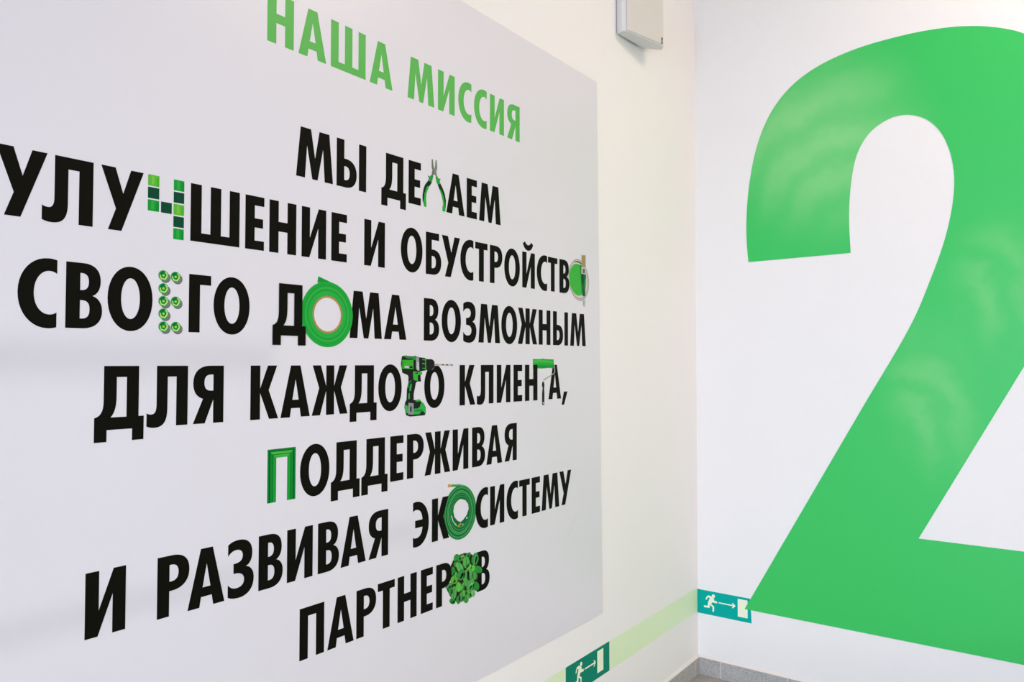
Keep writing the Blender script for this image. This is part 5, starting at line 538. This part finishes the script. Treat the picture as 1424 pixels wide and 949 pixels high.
LINES = [
 (2.1618, .1140, M_GREENINK, [('Н', -2.3871, -2.3165), ('А', -2.3032, -2.2230), ('Ш', -2.2092, -2.0982), ('А', -2.0840, -2.0042), ('М', -1.9483, -1.8428), ('И', -1.8276, -1.7561), ('С', -1.74, -1.6805), ('С', -1.668, -1.6075), ('И', -1.5911, -1.5199), ('Я', -1.5028, -1.4356)]),
 (1.8778, .1162, M_BLACK, [('М', -2.3069, -2.1998), ('Ь', -2.1889, -2.1254), ('I', -2.118, -2.094), ('Д', -2.042, -1.9529), ('Е', -1.9431, -1.8956), ('А', -1.7909, -1.7106), ('Е', -1.701, -1.6538), ('М', -1.643, -1.5368)]),
 (1.6946, .1162, M_BLACK, [('У', -2.9017, -2.8243), ('Л', -2.8317, -2.7483), ('У', -2.7349, -2.657), ('Ш', -2.5612, -2.4506), ('Е', -2.4367, -2.39), ('Н', -2.3765, -2.305), ('И', -2.2898, -2.2193), ('Е', -2.2033, -2.1555), ('И', -2.099, -2.0285), ('О', -1.9708, -1.8881), ('Б', -1.8748, -1.8116), ('У', -1.8091, -1.7311), ('С', -1.7291, -1.6697), ('Т', -1.6612, -1.6025), ('Р', -1.5906, -1.528), ('О', -1.5178, -1.4346), ('И', -1.4212, -1.35), ('breve', -1.4179, -1.3596), ('С', -1.3385, -1.2771), ('Т', -1.2716, -1.2132), ('В^', -1.2007, -1.1377)]),
 (1.5114, .1164, M_BLACK, [('С', -2.8662, -2.8056), ('В', -2.7912, -2.7294), ('О', -2.7201, -2.6364), ('Г', -2.5624, -2.5146), ('О', -2.5085, -2.4241), ('Д^', -2.3664, -2.2769), ('М', -2.1446, -2.0374), ('А', -2.0298, -1.9488), ('В', -1.8817, -1.8198), ('О', -1.809, -1.726), ('З', -1.7156, -1.6548), ('М', -1.6452, -1.5394), ('О', -1.5325, -1.4491), ('Ж', -1.4454, -1.3372), ('Н', -1.3276, -1.2572), ('Ь', -1.2412, -1.1773), ('I', -1.1685, -1.1453), ('М', -1.1308, -1.0242)]),
 (1.3278, .1167, M_BLACK, [('Д', -2.74, -2.6501), ('Л', -2.6447, -2.5623), ('Я', -2.5507, -2.4835), ('К', -2.4197, -2.3491), ('А', -2.343, -2.2627), ('Ж', -2.2571, -2.1498), ('Д', -2.1427, -2.054), ('О', -2.0486, -1.9653), ('О', -1.879, -1.7965), ('К', -1.7312, -1.66), ('Л', -1.6522, -1.5722), ('И', -1.5556, -1.4852), ('Е', -1.4687, -1.4217), ('Н^', -1.4069, -1.3367), ('А', -1.2693, -1.191), (',', -1.1874, -1.1493)]),
 (1.1438, .1167, M_BLACK, [('О', -2.2886, -2.2041), ('Д', -2.1994, -2.1094), ('Д', -2.1036, -2.0146), ('Е', -2.0055, -1.9577), ('Р', -1.9445, -1.8802), ('Ж', -1.8763, -1.771), ('И', -1.7608, -1.691), ('В', -1.6739, -1.6126), ('А', -1.606, -1.5276), ('Я', -1.5155, -1.4511)]),
 (.9596, .1167, M_BLACK, [('И', -2.7502, -2.6789), ('Р', -2.619, -2.5539), ('А', -2.5569, -2.4762), ('З', -2.4686, -2.407), ('В', -2.3953, -2.3332), ('И', -2.3219, -2.2511), ('В', -2.2361, -2.1731), ('А', -2.168, -2.0877), ('Я', -2.0783, -2.0116), ('Э', -1.9205, -1.8589), ('К^', -1.8468, -1.7762), ('С^', -1.658, -1.5997), ('И', -1.5878, -1.5167), ('С', -1.5054, -1.4449), ('Т', -1.4382, -1.3794), ('Е', -1.3686, -1.3206), ('М', -1.311, -1.2036), ('У', -1.2019, -1.126)]),
 (.7758, .1165, M_BLACK, [('П', -2.2861, -2.2162), ('А', -2.2062, -2.1253), ('Р', -2.117, -2.0519), ('Т', -2.0464, -1.987), ('Н', -1.9765, -1.9054), ('Е', -1.8892, -1.8419), ('Р^', -1.8288, -1.7653), ('В', -1.6513, -1.5897)]),
]
for zb, cap, m, L_ in LINES:
    for ch, a, b_ in L_:
        lay = 22 if ch.endswith('^') else 0
        ch = ch.rstrip('^')
        letter(ch, a, b_, zb, cap, m, lay, name='letter' if ch not in ('breve', ',') else {'breve': 'breve_mark', ',': 'comma'}[ch])

# pictures printed in place of letters
PIC_LABEL = {'printed_pliers': 'green and black pliers standing for a letter', 'printed_drill': 'green and black cordless drill standing for a letter',
 'printed_paint_can': 'open can of green paint seen from above, standing for a letter', 'printed_paint_brush': 'paint brush with dark green handle lying across the paint can',
 'printed_garden_hose': 'coiled green garden hose with brass ends standing for a letter', 'printed_mint_pot': 'leafy green mint in a brown pot standing for a letter',
 'printed_paint_roller': 'green paint roller with wire arm and black handle standing for a letter', 'printed_tape_roll': 'roll of green tape standing for a letter'}
def pic(pieces, name, label):
    part = None
    for sub, h, lay, cs in pieces:
        o = flat(sub if part else name, cs, 'L', PT+INK+.00005*lay, .00004, hexmat(h), part or poster)
        if part is None: part = o; tag(o, label)
    return part
for g, pcs in PRINTS.items():
    pic([(s, h, l, parse(c)) for s, h, l, c in pcs], g, PIC_LABEL[g])
# nine tiles that make one letter
TC = {'l': '#5cbe35', 'm': '#12a03a', 'd': '#00492f'}
for u0, u1, rows in ((-2.6483, -2.6262, 'ldm'), (-2.6223, -2.6006, '  d'), (-2.5969, -2.5752, 'mdldm')):
    for k, c in enumerate(rows):
        if c == ' ': continue
        z1 = 1.8110-k*.0241; z0 = z1-.0213
        o = flat('printed_tile', [rect(u0, z0, u1, z1)], 'L', PT, INK, hexmat(TC[c]), poster)
        if c != 'd':
            w = u1-u0
            flat('glaze_streak', [rect(u0+.3*w, z0+.15*w, u0+.55*w, z1-.1*w)], 'L', PT+INK, .00004, hexmat({'l': '#7cc944', 'm': '#2fb03c'}[c]), o)
            flat('glaze_streak', [rect(u0+.74*w, z0+.05*w, u0+.97*w, z1-.2*w)], 'L', PT+INK, .00004, hexmat({'l': '#48b530', 'm': '#0b8c34'}[c]), o)
# eight nuts that make one letter
def circ(cx, cz, r, n=24): return [(cx+r*math.cos(2*math.pi*i/n), cz+r*math.sin(2*math.pi*i/n)) for i in range(n)]
for (u, z) in NUTC:
    R0 = .0102; f = lambda a, b: (u+a*R0, z+b*R0)
    P_ = [('drop_shadow', '#77777a', 1, [circ(u+.0042, z-.0042, R0)]), ('flange', '#2fae4a', 2, [circ(u, z, R0)]),
      ('facet', '#007038', 3, [[f(-.75, .1), f(-.6, .6), f(-.1, .88), f(.3, .8), f(.1, .4), f(-.35, .2)]]),
      ('edge_highlight', '#d5ee8a', 3, [[f(-.72, .1), f(-.58, .1), f(-.4, -.5), f(.25, -.62), f(.62, -.1), f(.62, .3), f(.3, .75), f(.42, .8), f(.8, .3), f(.8, -.2), f(.35, -.8), f(-.5, -.68)]]),
      ('bore', '#007f3a', 4, [circ(u, z, R0*.46, 16)]), ('core', '#9fdc3a', 5, [circ(u, z, R0*.24, 12)])]
    P_ = [P_[1], P_[0]]+P_[2:]
    part = None
    for sub, h, lay, cs in P_:
        o = flat(sub if part else 'printed_nut', cs, 'L', PT+INK+.00005*lay, .00004, hexmat(h), part or poster)
        part = part or o
# green moulding that makes the letter at the head of the fifth line: nested bands, mitred at the corners
mu0, mu1, mz0, mz1, lw, tw = -2.3754, -2.3010, 1.1438, 1.2605, .0226, .0196
bands = [(0, .20, '#0f8034', '#0d7d30'), (.20, .30, '#003f16', '#0a5a20'), (.30, .58, '#0a8a30', '#46bb46'), (.58, .67, '#067028', '#0a7a2a'), (.67, .84, '#14a83a', '#45b53f'), (.84, 1, '#1c9433', '#3aae3a')]
mould = None
for t0, t1, cl, ct in bands:
    a0, a1, b0, b1 = lw*t0, lw*t1, tw*t0, tw*t1
    for nm, pts, c in (('moulding_leg', [(mu0+a0, mz0), (mu0+a1, mz0), (mu0+a1, mz1-b1), (mu0+a0, mz1-b0)], cl),
                       ('moulding_leg', [(mu1-a0, mz0), (mu1-a0, mz1-b0), (mu1-a1, mz1-b1), (mu1-a1, mz0)], cl),
                       ('moulding_head', [(mu0+a0, mz1-b0), (mu0+a1, mz1-b1), (mu1-a1, mz1-b1), (mu1-a0, mz1-b0)], ct)):
        o = flat(nm if mould else 'printed_moulding', [pts], 'L', PT, INK, hexmat(c), mould or poster)
        if mould is None: mould = tag(o, 'green picture-frame moulding bent into the shape of a letter')
# faint scratch near the lower right of the sheet
flat('scratch', [[(-1.155, .842), (-1.152, .842), (-1.085, .918), (-1.087, .918)]], 'L', PT, .00004, mat('scratch', (.56, .55, .56), .4, .3), poster)

# ---------------------------------------------------------------- the big 2 on the right wall
def catmull(pts, n=6):
    out = []
    for i in range(len(pts)-1):
        p0 = pts[max(i-1, 0)]; p1 = pts[i]; p2 = pts[i+1]; p3 = pts[min(i+2, len(pts)-1)]
        for k in range(n):
            t = k/n
            out.append(tuple(.5*((2*p1[j])+(-p0[j]+p2[j])*t+(2*p0[j]-5*p1[j]+4*p2[j]-p3[j])*t*t+(-p0[j]+3*p1[j]-3*p2[j]+p3[j])*t**3) for j in (0, 1)))
    out.append(pts[-1]); return out
outer = catmull([(-.2536, 1.9108), (-.2462, 2.0200), (-.2480, 2.1372), (-.2610, 2.2679), (-.2875, 2.4020), (-.3287, 2.5180), (-.3850, 2.6110), (-.4572, 2.6820), (-.5400, 2.7300), (-.6325, 2.7612), (-.7357, 2.7805), (-.8349, 2.7878), (-.9512, 2.7885), (-1.0523, 2.7798), (-1.1207, 2.7672), (-1.1871, 2.7481), (-1.2515, 2.7208), (-1.3044, 2.6891), (-1.385, 2.62), (-1.45, 2.52), (-1.495, 2.38), (-1.513, 2.22), (-1.508, 2.05), (-1.478, 1.88), (-1.425, 1.72), (-1.36, 1.58), (-1.284, 1.4376)])
inner = catmull([(-.9799, 1.7774), (-.9990, 1.8300), (-1.0248, 1.9074), (-1.0457, 1.9851), (-1.0625, 2.0740), (-1.0698, 2.1528), (-1.0672, 2.2215), (-1.0551, 2.2890), (-1.0313, 2.3560), (-.9970, 2.4080), (-.9567, 2.4410), (-.9103, 2.4590), (-.8628, 2.4608), (-.8142, 2.4440), (-.7701, 2.4130), (-.7362, 2.3680), (-.7120, 2.3100), (-.6960, 2.2305), (-.6862, 2.1340), (-.6838, 2.0363), (-.6880, 1.9151)])
diag = catmull([(-.7451, 1.3009), (-.8646, 1.5160), (-.9309, 1.6500), (-.9799, 1.7774)])
two = outer+[(-.9263, .7523), (-1.71, .7515), (-1.71, .3335), (-.2222, .3385)]+diag[:-1]+inner
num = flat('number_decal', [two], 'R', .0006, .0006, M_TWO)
tag(num, 'huge green vinyl numeral 2 stuck on the right wall', 'wall decal')

# ---------------------------------------------------------------- luminous strip and exit signs
SZ0, SZ1 = .2872, .3968
def strip(name, x0, x1, label):
    o = flat(name, [rect(x0, SZ0, x1, SZ1)], 'L', 0, .0003, M_STRIP)
    tag(o, label, 'guide strip', 'pale green guide strips')
    return o
s1 = strip('guide_strip', -.8430, -.0030, 'pale green luminous guide strip between the left-wall exit sign and the corner')
flat('strip_edge', [rect(-.8509, SZ0, -.8430, SZ1)], 'L', 0, .0003, M_STRIPEDGE, s1)
s2 = strip('guide_strip', -3.6, -1.1675, 'pale green luminous guide strip to the left of the left-wall exit sign')
flat('strip_edge', [rect(-1.1675, SZ0, -1.1597, SZ1)], 'L', 0, .0003, M_STRIPEDGE, s2)
def exit_sign(wall, x0, x1, flip, fold, label):
    """x0 = left edge along the wall; symbols are laid out from that edge"""
    dz = .0015 if wall == 'L' else -.0060
    if wall == 'L':
        X = lambda a: x0+.0267+a; out = [(x0, SZ0+.0005), (x1, SZ0+.0005), (x1, SZ1+.0005), (x0, SZ1+.0005)]
    else:
        X = lambda a: -a; out = [(-.0003, .2798), (-.2536, .2798), (-.2522, .318), (-.2500, .345), (-.2475, .3892), (-.0003, .3894)]
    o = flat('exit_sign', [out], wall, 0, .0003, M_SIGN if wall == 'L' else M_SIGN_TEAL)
    tag(o, label, 'exit sign', 'green emergency exit signs')
    zoff = .008 if wall == 'L' else 0
    Z = lambda b: b+zoff
    flat('running_figure', [[(X(a), Z(b)) for a, b in SIGN_FIGURE]], wall, .0003, .00008, M_GLOW, o)
    flat('figure_head', [[(X(SIGN_HEAD[0]+.0078*math.cos(t)), Z(SIGN_HEAD[1]+.0078*math.sin(t))) for t in [math.pi*k/10 for k in range(20)]]], wall, .0003, .00008, M_GLOW, o)
    flat('arrow', [[(X(a), Z(b)) for a, b in SIGN_ARROW]], wall, .0003, .00008, M_GLOW, o)
    flat('door_symbol', [[(X(.1905), Z(.2985)), (X(.2356), Z(.2985)), (X(.2356), Z(.3783)), (X(.1905), Z(.3783))]], wall, .0003, .00008, M_GLOW, o)
    return o
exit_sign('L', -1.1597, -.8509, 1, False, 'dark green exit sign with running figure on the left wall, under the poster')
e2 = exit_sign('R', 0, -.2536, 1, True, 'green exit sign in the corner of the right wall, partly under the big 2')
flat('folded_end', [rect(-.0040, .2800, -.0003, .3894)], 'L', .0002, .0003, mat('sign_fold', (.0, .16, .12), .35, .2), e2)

# ---------------------------------------------------------------- wall loudspeaker
def prism(name, plan, z0, z1, m, parent, bev=.0, loc=None, skew=None):
    bm = bmesh.new(); n = len(plan); cx = sum(p[0] for p in plan)/n; cy = sum(p[1] for p in plan)/n
    lo = [bm.verts.new((p[0]-cx, p[1]-cy, 0)) for p in plan]
    hi = [bm.verts.new((p[0]-cx, p[1]-cy, z1-z0)) for p in plan]
    for k in range(n): bm.faces.new((lo[k], lo[(k+1) % n], hi[(k+1) % n], hi[k]))
    bm.faces.new(lo[::-1]); bm.faces.new(hi); bmesh.ops.recalc_face_normals(bm, faces=bm.faces)
    if bev: bmesh.ops.bevel(bm, geom=bm.edges[:], offset=bev, segments=3, affect='EDGES', profile=.6)
    me = bpy.data.meshes.new(name); bm.to_mesh(me); bm.free(); me.materials.append(m)
    for p in me.polygons: p.use_smooth = False
    return link(name, me, parent, (cx, cy, z0))
SPZ0, SPZ1 = 2.753, 2.950
sp = bpy.data.objects.new('wall_speaker', None); COL.objects.link(sp); sp.location = (-.69, 0, SPZ0)
tag(sp, 'white wedge-shaped loudspeaker mounted high on the left wall above the poster edge', 'speaker')
prism('housing', [(-.778, -.001), (-.787, -.030), (-.776, -.047), (-.737, -.0585), (-.572, -.0985), (-.553, -.0985), (-.526, -.079), (-.549, -.058), (-.590, -.024)], SPZ0, SPZ1, M_SPEAKER, sp, .006)
prism('front_cover', [(-.7800, -.0490), (-.7370, -.0615), (-.5700, -.1020), (-.5660, -.0985), (-.737, -.057), (-.776, -.0445)], SPZ0+.004, SPZ1-.012, mat('speaker_cover', (.57, .545, .50), .5, .35), sp, .001)
box('wall_bracket', -.70, -.64, -.03, 0, SPZ0+.05, SPZ1-.05, M_METAL, sp)
prism('badge', [(-.5790, -.1020), (-.5720, -.1035), (-.5715, -.0995), (-.5785, -.0980)], SPZ0+.006, SPZ0+.030, M_DARK, sp)
prism('badge_mark', [(-.5775, -.1030), (-.5735, -.1040), (-.5735, -.1020), (-.5775, -.1010)], SPZ0+.010, SPZ0+.022, M_GOLD, sp)

# small scuffs in the paint of the left wall
flat('paint_scuff', [[(-.4655, 1.6010), (-.4600, 1.6005), (-.4590, 1.6060), (-.4640, 1.6075)]], 'L', 0, .0003, mat('scuff', (.66, .64, .61), .6, .2), wall_left)
for k in range(2):
    x = -.800+k*.016
    flat('paint_scuff', [[(x, .165), (x+.004, .165), (x-.008, .195), (x-.011, .195)]], 'L', 0, .0003, MATS['scuff'], wall_left)
